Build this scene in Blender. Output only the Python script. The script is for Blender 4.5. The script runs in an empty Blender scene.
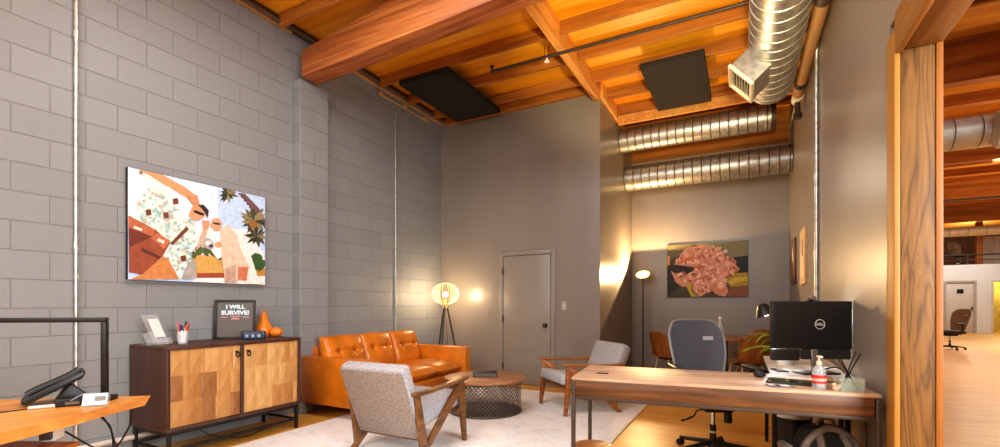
import bpy, bmesh, math, random
import numpy as np
from mathutils import Vector, Matrix, Euler
random.seed(7)
PI = math.pi
R = math.radians
SC = bpy.context.scene
COL = SC.collection

# ------------------------------------------------------------------ helpers
def lin(c):
    if isinstance(c, str):
        c = [int(c[i:i+2], 16) for i in (0, 2, 4)]
    out = []
    for v in c[:3]:
        v = v/255.0
        out.append(v/12.92 if v <= .04045 else ((v+.055)/1.055)**2.4)
    return (*out, 1.0)

class MB:
    """collects shapes and links them as one mesh object"""
    def __init__(self):
        self.bm = bmesh.new(); self.mi = 0
    def merge(self, tb, mi=None):
        mi = self.mi if mi is None else mi
        tb.verts.index_update()
        vs = [self.bm.verts.new(v.co) for v in tb.verts]
        for f in tb.faces:
            try:
                nf = self.bm.faces.new([vs[v.index] for v in f.verts]); nf.material_index = mi
            except ValueError:
                pass
        tb.free(); return self
    def box(self, c, s, rot=None, bev=0, seg=2, mi=None):
        tb = bmesh.new()
        M = Matrix.Translation(Vector(c)) @ (rot.to_4x4() if rot is not None else Matrix()) @ Matrix.Diagonal((s[0], s[1], s[2], 1))
        bmesh.ops.create_cube(tb, size=1, matrix=M)
        if bev: bmesh.ops.bevel(tb, geom=tb.edges[:], offset=bev, segments=seg, affect='EDGES', profile=.5)
        return self.merge(tb, mi)
    def bounds(self, x0, x1, y0, y1, z0, z1, bev=0, mi=None):
        return self.box(((x0+x1)/2, (y0+y1)/2, (z0+z1)/2), (abs(x1-x0), abs(y1-y0), abs(z1-z0)), None, bev, 2, mi)
    def cyl(self, p0, p1, r0, r1=None, seg=16, mi=None, bev=0):
        p0, p1 = Vector(p0), Vector(p1); r1 = r0 if r1 is None else r1
        d = p1-p0; tb = bmesh.new()
        M = Matrix.Translation((p0+p1)/2) @ d.to_track_quat('Z', 'Y').to_matrix().to_4x4()
        bmesh.ops.create_cone(tb, cap_ends=True, segments=seg, radius1=max(r0, 1e-5), radius2=max(r1, 1e-5), depth=d.length, matrix=M)
        if bev:
            ed = [e for e in tb.edges if len(e.link_faces) == 2 and any(len(f.verts) > 4 for f in e.link_faces)]
            bmesh.ops.bevel(tb, geom=ed, offset=bev, segments=2, affect='EDGES', profile=.5)
        return self.merge(tb, mi)
    def lathe(self, prof, c=(0, 0, 0), seg=28, mi=None, M=None):
        tb = bmesh.new(); rings = []
        for r, z in prof:
            if r < 1e-5: rings.append([tb.verts.new((0, 0, z))])
            else: rings.append([tb.verts.new((r*math.cos(2*PI*k/seg), r*math.sin(2*PI*k/seg), z)) for k in range(seg)])
        for a, b in zip(rings[:-1], rings[1:]):
            for k in range(seg):
                k2 = (k+1) % seg
                if len(a) == 1 and len(b) == 1: continue
                if len(a) == 1: tb.faces.new((a[0], b[k2], b[k]))
                elif len(b) == 1: tb.faces.new((a[k], a[k2], b[0]))
                else: tb.faces.new((a[k], a[k2], b[k2], b[k]))
        T = Matrix.Translation(Vector(c)) @ (M.to_4x4() if M is not None else Matrix())
        bmesh.ops.transform(tb, matrix=T, verts=tb.verts[:])
        bmesh.ops.recalc_face_normals(tb, faces=tb.faces[:])
        return self.merge(tb, mi)
    def tube(self, pts, r, seg=8, mi=None, closed=False):
        pts = [Vector(p) for p in pts]; n = len(pts); tb = bmesh.new(); rings = []
        up = None
        for i, p in enumerate(pts):
            if closed: t = (pts[(i+1) % n]-pts[i-1])
            else: t = (pts[min(i+1, n-1)]-pts[max(i-1, 0)])
            t.normalize()
            if up is None:
                up = t.orthogonal().normalized()
            up = (up - t*up.dot(t))
            if up.length < 1e-6: up = t.orthogonal()
            up.normalize(); side = t.cross(up)
            rr = r[i] if isinstance(r, (list, tuple)) else r
            rings.append([tb.verts.new(p+(up*math.cos(2*PI*k/seg)+side*math.sin(2*PI*k/seg))*rr) for k in range(seg)])
        m = n if closed else n-1
        for i in range(m):
            a, b = rings[i], rings[(i+1) % n]
            for k in range(seg):
                tb.faces.new((a[k], a[(k+1) % seg], b[(k+1) % seg], b[k]))
        if not closed:
            tb.faces.new(rings[0][::-1]); tb.faces.new(rings[-1])
        return self.merge(tb, mi)
    def prism(self, poly, o, u, v, n, mi=None, bev=0):
        """poly in (u,v) from o, extruded along vector n"""
        o, u, v, n = Vector(o), Vector(u), Vector(v), Vector(n); tb = bmesh.new()
        a = [tb.verts.new(o+u*p[0]+v*p[1]) for p in poly]; b = [tb.verts.new(w.co+n) for w in a]
        tb.faces.new(a[::-1]); tb.faces.new(b); k = len(a)
        for i in range(k): tb.faces.new((a[i], a[(i+1) % k], b[(i+1) % k], b[i]))
        bmesh.ops.recalc_face_normals(tb, faces=tb.faces[:])
        if bev: bmesh.ops.bevel(tb, geom=tb.edges[:], offset=bev, segments=2, affect='EDGES', profile=.5)
        return self.merge(tb, mi)
    def ball(self, c, r, mi=None, seg=18, scale=(1, 1, 1), rot=None):
        tb = bmesh.new()
        M = Matrix.Translation(Vector(c)) @ (rot.to_4x4() if rot is not None else Matrix()) @ Matrix.Diagonal((scale[0], scale[1], scale[2], 1))
        bmesh.ops.create_uvsphere(tb, u_segments=seg, v_segments=max(8, seg//2), radius=r, matrix=M)
        return self.merge(tb, mi)
    def grid(self, fn, nu, nv, mi=None, thick=0):
        """fn(u,v) in 0..1 -> point; optional thickness along the surface normal"""
        tb = bmesh.new()
        g = [[tb.verts.new(fn(i/nu, j/nv)) for j in range(nv+1)] for i in range(nu+1)]
        for i in range(nu):
            for j in range(nv):
                tb.faces.new((g[i][j], g[i+1][j], g[i+1][j+1], g[i][j+1]))
        if thick:
            tb.normal_update()
            h = [[tb.verts.new(g[i][j].co - g[i][j].normal*thick) for j in range(nv+1)] for i in range(nu+1)]
            for i in range(nu):
                for j in range(nv):
                    tb.faces.new((h[i][j+1], h[i+1][j+1], h[i+1][j], h[i][j]))
            for i in range(nu):
                tb.faces.new((g[i+1][0], g[i][0], h[i][0], h[i+1][0])); tb.faces.new((g[i][nv], g[i+1][nv], h[i+1][nv], h[i][nv]))
            for j in range(nv):
                tb.faces.new((g[0][j], g[0][j+1], h[0][j+1], h[0][j])); tb.faces.new((g[nu][j+1], g[nu][j], h[nu][j], h[nu][j+1]))
            bmesh.ops.recalc_face_normals(tb, faces=tb.faces[:])
        return self.merge(tb, mi)
    def face(self, pts, mi=None):
        vs = [self.bm.verts.new(Vector(p)) for p in pts]
        f = self.bm.faces.new(vs); f.material_index = self.mi if mi is None else mi
        return self
    def build(self, name, mats, parent=None, smooth=True, angle=40):
        me = bpy.data.meshes.new(name); self.bm.normal_update(); self.bm.to_mesh(me); self.bm.free()
        for m in (mats if isinstance(mats, (list, tuple)) else [mats]): me.materials.append(m)
        if smooth:
            me.polygons.foreach_set('use_smooth', [True]*len(me.polygons)); me.set_sharp_from_angle(angle=R(angle))
        o = bpy.data.objects.new(name, me); COL.objects.link(o)
        if parent is not None: o.parent = parent
        return o

def tag(o, label=None, cat=None, group=None, kind=None):
    if label: o['label'] = label
    if cat: o['category'] = cat
    if group: o['group'] = group
    if kind: o['kind'] = kind
    return o
def thing(name, label, cat, loc=(0, 0, 0), rz=0, group=None):
    o = bpy.data.objects.new(name, None); COL.objects.link(o); o.empty_display_size = .1
    o.location = loc; o.rotation_euler = (0, 0, rz)
    return tag(o, label, cat, group)
def copy_tree(o, parent=None):
    c = o.copy(); COL.objects.link(c)
    if parent is not None: c.parent = parent
    for ch in list(o.children): copy_tree(ch, c)
    return c
def struct(o, label=None):
    return tag(o, label, None, None, 'structure')
def rotX(a): return Matrix.Rotation(a, 3, 'X')
def rotY(a): return Matrix.Rotation(a, 3, 'Y')
def rotZ(a): return Matrix.Rotation(a, 3, 'Z')
def bez(p0, p1, p2, p3, n=12):
    p0, p1, p2, p3 = map(Vector, (p0, p1, p2, p3)); out = []
    for i in range(n+1):
        t = i/n; s = 1-t
        out.append(p0*s**3+p1*3*s*s*t+p2*3*s*t*t+p3*t**3)
    return out
def spline(pts, n=6):
    P = [Vector(p) for p in pts]; out = []
    for i in range(len(P)-1):
        a, b = P[max(i-1, 0)], P[i]; c, d = P[i+1], P[min(i+2, len(P)-1)]
        for k in range(n):
            t = k/n
            out.append(.5*((2*b)+(c-a)*t+(2*a-5*b+4*c-d)*t*t+(3*b-3*c+d-a)*t**3))
    out.append(P[-1]); return out

# ------------------------------------------------------------------ materials
class NT:
    def __init__(self, name):
        self.m = bpy.data.materials.new(name); self.m.use_nodes = True
        self.t = self.m.node_tree; self.b = self.t.nodes['Principled BSDF']
    def n(self, typ, **kw):
        x = self.t.nodes.new(typ)
        for k, v in kw.items():
            if k in x.inputs: x.inputs[k].default_value = v
            else: setattr(x, k, v)
        return x
    def l(self, a, b): self.t.links.new(a, b)
    def coords(self, scale=(1, 1, 1), rot=(0, 0, 0), loc=(0, 0, 0)):
        tc = self.n('ShaderNodeTexCoord'); mp = self.n('ShaderNodeMapping')
        mp.inputs['Scale'].default_value = scale; mp.inputs['Rotation'].default_value = rot; mp.inputs['Location'].default_value = loc
        self.l(tc.outputs['Object'], mp.inputs['Vector']); return mp.outputs['Vector']
    def ramp(self, fac, stops):
        r = self.n('ShaderNodeValToRGB'); e = r.color_ramp.elements
        while len(e) < len(stops): e.new(.5)
        for i, (p, c) in enumerate(stops): e[i].position = p; e[i].color = lin(c)
        self.l(fac, r.inputs['Fac']); return r.outputs['Color']
    def bump(self, h, strength=.2, dist=.01):
        b = self.n('ShaderNodeBump'); b.inputs['Strength'].default_value = strength; b.inputs['Distance'].default_value = dist
        self.l(h, b.inputs['Height']); self.l(b.outputs['Normal'], self.b.inputs['Normal'])
    def set(self, **kw):
        for k, v in kw.items(): self.b.inputs[k.replace('_', ' ')].default_value = v
    def mix(self, fac, a, b, mode='MIX'):
        x = self.n('ShaderNodeMix'); x.data_type = 'RGBA'; x.blend_type = mode
        if hasattr(fac, 'links'): self.l(fac, x.inputs[0])
        else: x.inputs[0].default_value = fac
        for v, s in ((a, x.inputs[6]), (b, x.inputs[7])):
            if hasattr(v, 'links'): self.l(v, s)
            else: s.default_value = lin(v)
        return x.outputs[2]

def plain(name, c, rough=.5, metal=0, var=.06, scale=6, bump=0, spec=None, coat=0):
    """flat colour with a little procedural mottling"""
    t = NT(name); v = t.coords((scale,)*3)
    nz = t.n('ShaderNodeTexNoise', Scale=1.0, Detail=3.0); t.l(v, nz.inputs['Vector'])
    if isinstance(c, str): c = [int(c[i:i+2], 16) for i in (0, 2, 4)]
    lo = [max(0, x*(1-var)) for x in c]; hi = [min(255, x*(1+var)) for x in c]
    t.l(t.ramp(nz.outputs['Fac'], [(.3, lo), (.7, hi)]), t.b.inputs['Base Color'])
    t.set(Roughness=rough, Metallic=metal)
    if spec is not None: t.b.inputs['Specular IOR Level'].default_value = spec
    if coat: t.b.inputs['Coat Weight'].default_value = coat
    if bump: t.bump(nz.outputs['Fac'], bump, .01)
    return t.m
def wood(name, cols, axis='X', scale=1.0, rough=.45, knots=.35, bump=.05):
    t = NT(name); s = [9*scale]*3; s['XYZ'.index(axis)] = .7*scale
    v = t.coords(tuple(s))
    n1 = t.n('ShaderNodeTexNoise', Scale=1.2, Detail=5.0, Roughness=.6, Distortion=.8); t.l(v, n1.inputs['Vector'])
    s2 = [42*scale]*3; s2['XYZ'.index(axis)] = 1.4*scale
    n2 = t.n('ShaderNodeTexNoise', Scale=1.0, Detail=2.0); t.l(t.coords(tuple(s2)), n2.inputs['Vector'])
    m = t.n('ShaderNodeMath', operation='MULTIPLY_ADD'); t.l(n2.outputs['Fac'], m.inputs[0]); m.inputs[1].default_value = knots; t.l(n1.outputs['Fac'], m.inputs[2])
    m2 = t.n('ShaderNodeMath', operation='SUBTRACT'); t.l(m.outputs[0], m2.inputs[0]); m2.inputs[1].default_value = knots*.5
    k = len(cols)
    t.l(t.ramp(m2.outputs[0], [(.28+.44*i/(k-1), c) for i, c in enumerate(cols)]), t.b.inputs['Base Color'])
    t.set(Roughness=rough); t.bump(n2.outputs['Fac'], bump, .004)
    return t.m
def glow(name, c, strength):
    t = NT(name); t.set(Emission_Strength=strength); t.b.inputs['Emission Color'].default_value = lin(c); t.b.inputs['Base Color'].default_value = lin(c)
    return t.m
def glass(name, c=(245, 250, 250), rough=.02, alpha=.25):
    t = NT(name); t.b.inputs['Base Color'].default_value = lin(c); t.set(Roughness=rough, Alpha=alpha)
    t.b.inputs['Specular IOR Level'].default_value = .8
    return t.m

# painted concrete block (world coords: courses along Y, rows along Z)
def block_mat(axis='Y', c1=(136, 137, 138), c2=(141, 142, 143)):
    t = NT('painted_block'); tc = t.n('ShaderNodeTexCoord'); sp = t.n('ShaderNodeSeparateXYZ'); t.l(tc.outputs['Object'], sp.inputs[0])
    cb = t.n('ShaderNodeCombineXYZ')
    a1 = t.n('ShaderNodeMath', operation='ADD'); t.l(sp.outputs[axis], a1.inputs[0]); a1.inputs[1].default_value = -.191+8.128
    a2 = t.n('ShaderNodeMath', operation='ADD'); t.l(sp.outputs['Z'], a2.inputs[0]); a2.inputs[1].default_value = .027
    t.l(a1.outputs[0], cb.inputs[0]); t.l(a2.outputs[0], cb.inputs[1])
    br = t.n('ShaderNodeTexBrick'); t.l(cb.outputs[0], br.inputs['Vector'])
    for k, v in (('Scale', 1.0), ('Mortar Size', .006), ('Mortar Smooth', .6), ('Bias', 0.0), ('Brick Width', .4064), ('Row Height', .2032)): br.inputs[k].default_value = v
    br.offset = .5; br.offset_frequency = 2
    br.inputs['Color1'].default_value = lin(c1); br.inputs['Color2'].default_value = lin(c2); br.inputs['Mortar'].default_value = lin([x*.97 for x in c1])
    nz = t.n('ShaderNodeTexNoise', Scale=55.0, Detail=3.0); t.l(tc.outputs['Object'], nz.inputs['Vector'])
    t.l(t.mix(.12, br.outputs['Color'], nz.outputs['Color'], 'SOFT_LIGHT'), t.b.inputs['Base Color'])
    ad = t.n('ShaderNodeMath', operation='MULTIPLY_ADD'); t.l(nz.outputs['Fac'], ad.inputs[0]); ad.inputs[1].default_value = .18
    iv = t.n('ShaderNodeMath', operation='SUBTRACT'); iv.inputs[0].default_value = 1.0; t.l(br.outputs['Fac'], iv.inputs[1]); t.l(iv.outputs[0], ad.inputs[2])
    t.bump(ad.outputs[0], .55, .014); t.set(Roughness=.5); return t.m
M_block = block_mat('Y'); M_block_end = block_mat('X')
def paint(name, c, rough=.38):
    t = NT(name); v = t.coords((1.0, 1.0, .25))
    nz = t.n('ShaderNodeTexNoise', Scale=2.2, Detail=4.0); t.l(v, nz.inputs['Vector'])
    t.l(t.ramp(nz.outputs['Fac'], [(.3, [x*.97 for x in c]), (.7, [x*1.03 for x in c])]), t.b.inputs['Base Color'])
    n2 = t.n('ShaderNodeTexNoise', Scale=1.0, Detail=2.0); t.l(t.coords((7, 7, .25)), n2.inputs['Vector'])
    t.bump(n2.outputs['Fac'], .25, .006); t.set(Roughness=rough); t.b.inputs['Specular IOR Level'].default_value = .6
    return t.m
M_wall = paint('grey_taupe_paint', (136, 127, 118), .34)
M_wall_white = paint('white_paint', (214, 212, 210), .6)
M_door_paint = plain('grey_door_paint', (140, 132, 123), .36, var=.015)
# hardwood floor : strips along X
def floor_mat():
    t = NT('hardwood_strips'); tc = t.n('ShaderNodeTexCoord')
    br = t.n('ShaderNodeTexBrick'); t.l(tc.outputs['Object'], br.inputs['Vector'])
    for k, v in (('Scale', 1.0), ('Mortar Size', .0012), ('Mortar Smooth', .1), ('Brick Width', 1.1), ('Row Height', .085)): br.inputs[k].default_value = v
    br.offset = .37; br.offset_frequency = 3
    br.inputs['Color1'].default_value = lin((222, 168, 84)); br.inputs['Color2'].default_value = lin((208, 148, 64)); br.inputs['Mortar'].default_value = lin((140, 92, 42))
    nz = t.n('ShaderNodeTexNoise', Scale=1.0, Detail=5.0, Distortion=.5); t.l(t.coords((1.6, 22, 1)), nz.inputs['Vector'])
    g = t.ramp(nz.outputs['Fac'], [(.3, (178, 116, 42)), (.5, (216, 158, 72)), (.72, (236, 186, 100))])
    t.l(t.mix(.5, br.outputs['Color'], g), t.b.inputs['Base Color']); t.set(Roughness=.36); t.b.inputs['Specular IOR Level'].default_value = .35; t.bump(nz.outputs['Fac'], .04, .003)
    return t.m
M_floor = floor_mat()
def rug_mat():
    t = NT('distressed_rug')
    n1 = t.n('ShaderNodeTexNoise', Scale=2.3, Detail=8.0, Roughness=.7, Distortion=1.2); t.l(t.coords(), n1.inputs['Vector'])
    n2 = t.n('ShaderNodeTexNoise', Scale=6.0, Detail=6.0, Roughness=.75); t.l(t.coords(loc=(3, 1, 0)), n2.inputs['Vector'])
    a = t.ramp(n1.outputs['Fac'], [(.33, (214, 210, 208)), (.45, (238, 238, 240)), (.57, (242, 241, 241)), (.7, (230, 218, 204))])
    b = t.ramp(n2.outputs['Fac'], [(.36, (206, 206, 210)), (.5, (240, 240, 241)), (.68, (226, 208, 188))])
    t.l(t.mix(.5, a, b), t.b.inputs['Base Color']); n3 = t.n('ShaderNodeTexNoise', Scale=240.0); t.l(t.coords(), n3.inputs['Vector'])
    t.bump(n3.outputs['Fac'], .4, .004); t.set(Roughness=.95); t.b.inputs['Specular IOR Level'].default_value = .1
    return t.m
M_rug = rug_mat(); M_rug_edge = plain('rug_binding', (226, 218, 205), .95)
M_deck = wood('roof_plywood', [(206, 126, 14), (236, 160, 26), (248, 184, 52)], 'X', .45, .4, .3)
M_joist = wood('joist_timber', [(130, 76, 22), (166, 104, 36), (190, 126, 50)], 'X', .9, .6)
M_joist_y = wood('girder_timber', [(190, 116, 48), (214, 150, 74), (228, 172, 98)], 'Y', .9, .6)
M_beam = wood('glulam_beam', [(132, 70, 32), (174, 102, 50), (198, 128, 70)], 'X', .7, .55, .6)
M_beam_end = plain('beam_end_grain', (196, 148, 106), .7, var=.15, scale=20)
M_ledger = wood('pale_ledger', [(176, 138, 100), (206, 170, 130)], 'Y', 1, .6)
def post_mat():
    t = NT('knotty_post'); v = t.coords((9, 9, 1.1))
    n1 = t.n('ShaderNodeTexNoise', Scale=.8, Detail=2.0, Distortion=2.2); t.l(v, n1.inputs['Vector'])
    mu = t.n('ShaderNodeMath', operation='MULTIPLY'); t.l(n1.outputs['Fac'], mu.inputs[0]); mu.inputs[1].default_value = 6.0
    fr = t.n('ShaderNodeMath', operation='PINGPONG'); t.l(mu.outputs[0], fr.inputs[0]); fr.inputs[1].default_value = .5
    n2 = t.n('ShaderNodeTexNoise', Scale=1.0, Detail=4.0); t.l(t.coords((60, 60, 2)), n2.inputs['Vector'])
    c = t.ramp(fr.outputs[0], [(.02, (74, 46, 16)), (.14, (112, 76, 30)), (.5, (134, 94, 42))])
    t.l(t.mix(.4, c, t.ramp(n2.outputs['Fac'], [(.35, (92, 60, 22)), (.65, (132, 90, 40))])), t.b.inputs['Base Color'])
    t.set(Roughness=.6); t.bump(n2.outputs['Fac'], .1, .004); return t.m
M_post = post_mat()
M_casing = wood('pale_casing', [(150, 104, 42), (168, 122, 56)], 'Z', 1, .5); M_casing_y = wood('pale_casing_head', [(140, 92, 36), (164, 116, 52)], 'Y', 1, .5)
M_redwood = wood('red_trim', [(136, 80, 30), (160, 102, 44)], 'Z', 1, .5)
def galv(name, c=(176, 172, 166)):
    t = NT(name); vo = t.n('ShaderNodeTexVoronoi', Scale=18.0); t.l(t.coords(), vo.inputs['Vector'])
    t.l(t.ramp(vo.outputs['Distance'], [(.1, [x*.9 for x in c]), (.7, [min(255, x*1.08) for x in c])]), t.b.inputs['Base Color'])
    t.set(Metallic=.85, Roughness=.4); return t.m
M_seamdark = plain('duct_seam', (110, 100, 90), .5, .6)
M_galv = galv('galvanised_steel'); M_conduit = galv('conduit_steel', (200, 196, 192))
M_black = plain('black_steel', (38, 34, 32), .45, .3, .1); M_blackp = plain('black_plastic', (30, 29, 29), .42, 0, .08)
M_dkmetal = plain('bronze_steel', (74, 62, 54), .5, .4, .08); M_iron = plain('grey_iron', (108, 98, 90), .5, .5, .08)
M_foam = plain('black_acoustic_felt', (40, 36, 36), .95, 0, .1, 40, .2); M_foam2 = plain('grey_acoustic_felt', (50, 45, 42), .95, 0, .06, 40, .2)
M_leather = plain('tan_leather', (196, 112, 24), .36, 0, .10, 5, .05, coat=.15)
M_seam = plain('leather_seam', (140, 74, 22), .5)
M_walnut = wood('walnut', [(80, 50, 28), (118, 78, 44), (142, 98, 60)], 'Y', 1.6, .4)
M_walnut_x = wood('walnut_apron', [(62, 38, 22), (92, 58, 34), (116, 78, 48)], 'X', 1.4, .42)
M_walnut_z = wood('walnut_shell', [(112, 66, 28), (150, 92, 42), (176, 114, 60)], 'Z', 1.5, .35)
M_desktop = wood('desk_laminate', [(150, 116, 92), (182, 148, 122), (206, 178, 152)], 'X', 1.2, .5, .25)
M_return = wood('pale_return_laminate', [(186, 176, 168), (206, 198, 190)], 'Y', 1.0, .4, .2)
M_live = wood('honey_slab', [(176, 108, 40), (208, 142, 66), (226, 168, 90)], 'Y', .9, .4)
M_cab = wood('espresso_wood', [(58, 34, 28), (76, 48, 38), (92, 62, 50)], 'Z', 1.2, .45)
M_tiles = [wood('mango_block_%s' % n, c, 'Z', 1.3, .45) for n, c in (('pale', [(186, 138, 84), (212, 168, 112)]), ('gold', [(174, 124, 70), (200, 152, 96)]), ('honey', [(164, 112, 60), (192, 142, 86)]), ('brown', [(136, 90, 50), (168, 118, 70)]))]
M_fabric = plain('grey_tweed', (170, 168, 172), .95, 0, .10, 70, .3, spec=.1); M_fabric_b = plain('taupe_tweed', (150, 138, 130), .95, 0, .12, 70, .3, spec=.1)
M_white = plain('white_paper', (236, 234, 230), .7, 0, .02); M_cream = plain('cream_plastic', (222, 208, 184), .5)
M_acrylic = glass('clear_acrylic', alpha=.12); M_glass = glass('clear_glass', alpha=.16)
M_chrome = plain('chrome', (200, 200, 200), .15, 1, .02)
M_bulb = glow('warm_bulb', (255, 206, 130), 14); M_bowl = glow('torchiere_glow', (255, 196, 120), 5)
M_brass_wire = plain('brass_wire', (222, 190, 130), .4, .2)
M_copper = wood('coffee_table_top', [(120, 78, 52), (158, 108, 74), (182, 134, 98)], 'X', 1.0, .4)
def mesh_mat(name, c, alpha=.8):
    t = NT(name); w = t.n('ShaderNodeTexVoronoi', Scale=160.0); t.l(t.coords(), w.inputs['Vector'])
    t.l(t.ramp(w.outputs['Distance'], [(.2, [x*.85 for x in c]), (.8, c)]), t.b.inputs['Base Color']); t.set(Roughness=.6, Alpha=alpha); return t.m
M_mesh = mesh_mat('blue_grey_mesh', (98, 100, 112), .86); M_tanmesh = mesh_mat('tan_mesh', (150, 120, 92), .9)

# ------------------------------------------------------------------ room shell (metres; camera stands over x=0, y=0; y runs down the room)
XL, YB, YR, XR, ZC = -4.44, 6.29, 8.39, .65, 4.30
XC = -1.75                                  # recess corner
WX1, WY1 = 15.0, 26.5                       # warehouse extents
struct(MB().bounds(XL-.2, WX1, -4.2, 33, -.1, 0).build('floor', M_floor, smooth=False), 'honey hardwood strip floor running through into the warehouse')
struct(MB().bounds(XL-.2, XL, -4.2, YB+.15, 0, 5).build('wall_left', M_block, smooth=False))
b = MB(); b.bounds(XL, XL+.117, 3.44, 3.83, 0, 3.725, .006)
struct(b.build('pilaster', M_block, smooth=False), 'block pilaster on the left wall carrying the big beam')
struct(MB().bounds(XL, XC, YB, YB+.15, 0, ZC).build('wall_back', M_wall, smooth=False))
struct(MB().bounds(XC-.15, XC, YB+.15, YR+.15, 0, ZC).build('wall_recess', M_wall, smooth=False))
b = MB(); b.bounds(XC, XR, YR, YR+.15, 0, 3.74)
struct(b.build('wall_rear', M_wall, smooth=False))
struct(MB().bounds(XC, XR+.135, YR+.02, YR+.12, 3.74, ZC).build('trim_1', M_joist, smooth=False), 'timber rim boards above the recess wall')
b = MB(); b.bounds(XR, XR+.135, 2.916, YR+.15, 0, ZC); b.bounds(XR, XR+.135, -4.2, 2.916, 2.60, ZC)
struct(b.build('wall_right', M_wall, smooth=False))
b = MB(); b.bounds(XL, XR+.135, -4.35, -4.2, 0, ZC)
struct(b.build('wall_front', M_wall, smooth=False))
struct(MB().bounds(XL-.2, XR+.135, -4.2, YR+.2, ZC, ZC+.04).build('ceiling', M_deck, smooth=False))
# opening : knotty jamb post, pale casings, header
b = MB(); b.bounds(XR-.012, XR+.012, 2.79, 2.925, 0, 2.53, .004)
struct(b.build('trim_2', M_casing), 'pale casing board on the opening post')
struct(MB().bounds(XR+.012, XR+.135, 2.786, 2.916, 0, 2.42, .004).build('opening_post', M_post), 'knotty timber jamb post of the wide opening')
struct(MB().bounds(XR+.135, XR+.16, 2.78, 2.916, 0, 2.60, .003).build('trim_3', M_redwood), 'reddish trim strip on the far side of the post')
struct(MB().bounds(XR-.012, XR+.016, -4.2, 2.79, 2.41, 2.60, .004).build('trim_4', M_casing_y), 'pale casing board along the header')
struct(MB().bounds(XR+.016, XR+.16, -4.2, 2.79, 2.42, 2.60, .004).build('opening_header', wood('header_timber', [(92, 56, 20), (124, 82, 32), (148, 104, 48)], 'Y', 1.2, .6)), 'rough timber header over the wide opening')
b = MB(); b.bounds(XR+.13, XR+.19, .6, 2.1, 2.395, 2.42, .003); b.bounds(XR+.175, XR+.19, .6, 2.1, 2.42, 2.5, .002)
tag(b.build('steel_angle', M_black), 'black steel angle bolted under the header of the opening', 'steel bracket')

# ceiling timbers
bp = [(-4.29, 3.73), (-1.65, 3.835), (.64, 3.92), (.64, 4.299), (-2.2, 4.299), (-4.29, 4.02)]
b = MB(); b.prism(bp, (0, 3.43, 0), (1, 0, 0), (0, 0, 1), (0, .235, 0), bev=.012)
struct(b.build('ceiling_beam', M_beam), 'massive reddish glulam beam crossing the ceiling')
b = MB(); b.box((-3.0+1.95, 3.424, 4.1), (.03, .012, .34))
tag(b.build('beam_strap', M_iron), 'grey steel strap fixed on the face of the big beam', 'strap')
struct(MB().bounds(XC-.09, XC, 3.67, YB, 4.06, 4.298, .004).build('ceiling_girder', M_joist_y), 'pale timber girder running to the recess corner')
struct(MB().bounds(XC, XC+.04, YB, YR, 4.1, 4.298, .003).build('ceiling_girder', M_joist_y), 'timber plate above the recess side wall')
for i in range(8):
    y = 4.10+.61*i
    if y < YB-.05:
        struct(MB().bounds(XL+.12, XC-.09, y-.02, y+.02, 4.16, 4.299, .003).build('ceiling_joist', M_joist, smooth=False))
    struct(MB().bounds(XC+(.0 if y < YB else .04), XR, y-.02, y+.02, 4.16, 4.299, .003).build('ceiling_joist', M_joist, smooth=False))
struct(MB().bounds(XL+.12, XC-.09, YB-.06, YB-.001, 4.17, 4.299, .003).build('ceiling_joist', M_joist, smooth=False), 'joist along the top of the back wall')
struct(MB().bounds(XC+.04, XR, 7.16, 7.22, 4.02, 4.16, .003).build('ceiling_joist', M_joist_y, smooth=False), 'pale doubled board in front of the recess ducts')
for i in range(3):
    y = 3.2-.61*i
    struct(MB().bounds(XL+.12, XR, y-.02, y+.02, 4.16, 4.299, .003).build('ceiling_joist', M_joist, smooth=False))
# ledgers on the left wall
struct(MB().bounds(XL, XL+.045, 1.2, 3.40, 4.22, 4.27, .004).build('trim_5', M_ledger), 'pale timber strip along the top of the left wall')
struct(MB().bounds(XL, XL+.045, 3.86, YB, 4.20, 4.255, .004).build('trim_6', M_ledger), 'pale timber strip along the far top of the left wall')
struct(MB().bounds(XL, XL+.09, -4.2, YB, 4.255, 4.3).build('trim_7', M_cab), 'dark plate above the left wall strip')
b = MB(); b.tube([(XL+.13, 1.0, 4.21), (XL+.13, 6.2, 4.21)], .018, 8)
tag(b.build('ceiling_conduit', M_iron), 'thin grey conduit running under the joists along the left wall top', 'conduit')

# ------------------------------------------------------------------ door and switch on the back wall
b = MB(); y = YB-.02
b.bounds(-3.335, -3.27, y, YB, 0, 2.03, .004); b.bounds(-2.48, -2.415, y, YB, 0, 2.03, .004); b.bounds(-3.27, -2.48, y, YB, 1.965, 2.03, .004)
d1 = struct(b.build('door_1', M_door_paint), 'flush grey door painted like the back wall')
MB().bounds(-3.262, -2.488, YB-.012, YB, .01, 1.957, .003).build('door_panel', M_door_paint, d1)
b = MB(); b.bounds(-3.27, -3.262, YB-.006, YB, 0, 1.965); b.bounds(-2.488, -2.48, YB-.006, YB, 0, 1.965); b.bounds(-3.262, -2.488, YB-.006, YB, 1.957, 1.965)
b.build('door_gap', plain('dark_gap', (70, 62, 56), .8), d1)
for z in (.28, 1.0, 1.72):
    MB().bounds(-3.282, -3.258, YB-.026, YB-.012, z-.05, z+.05, .003).build('hinge', M_dkmetal, d1)
b = MB(); b.cyl((-2.56, YB-.012, .91), (-2.56, YB-.022, .91), .033, seg=20); b.cyl((-2.56, YB-.02, .91), (-2.56, YB-.05, .91), .012); b.ball((-2.56, YB-.065, .91), .03, scale=(1, .8, 1))
b.build('door_knob', M_dkmetal, d1)
t = thing('light_switch', 'small white light switch plate beside the grey door', 'light switch', (-2.275, YB, 1.2))
MB().box((0, -.004, 0), (.075, .008, .12), bev=.003).build('switch_plate', plain('taupe_plate', (176, 166, 152), .5), t)
MB().box((0, -.011, .004), (.012, .012, .026), rotX(.3), bev=.002).build('toggle', M_white, t)
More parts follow.
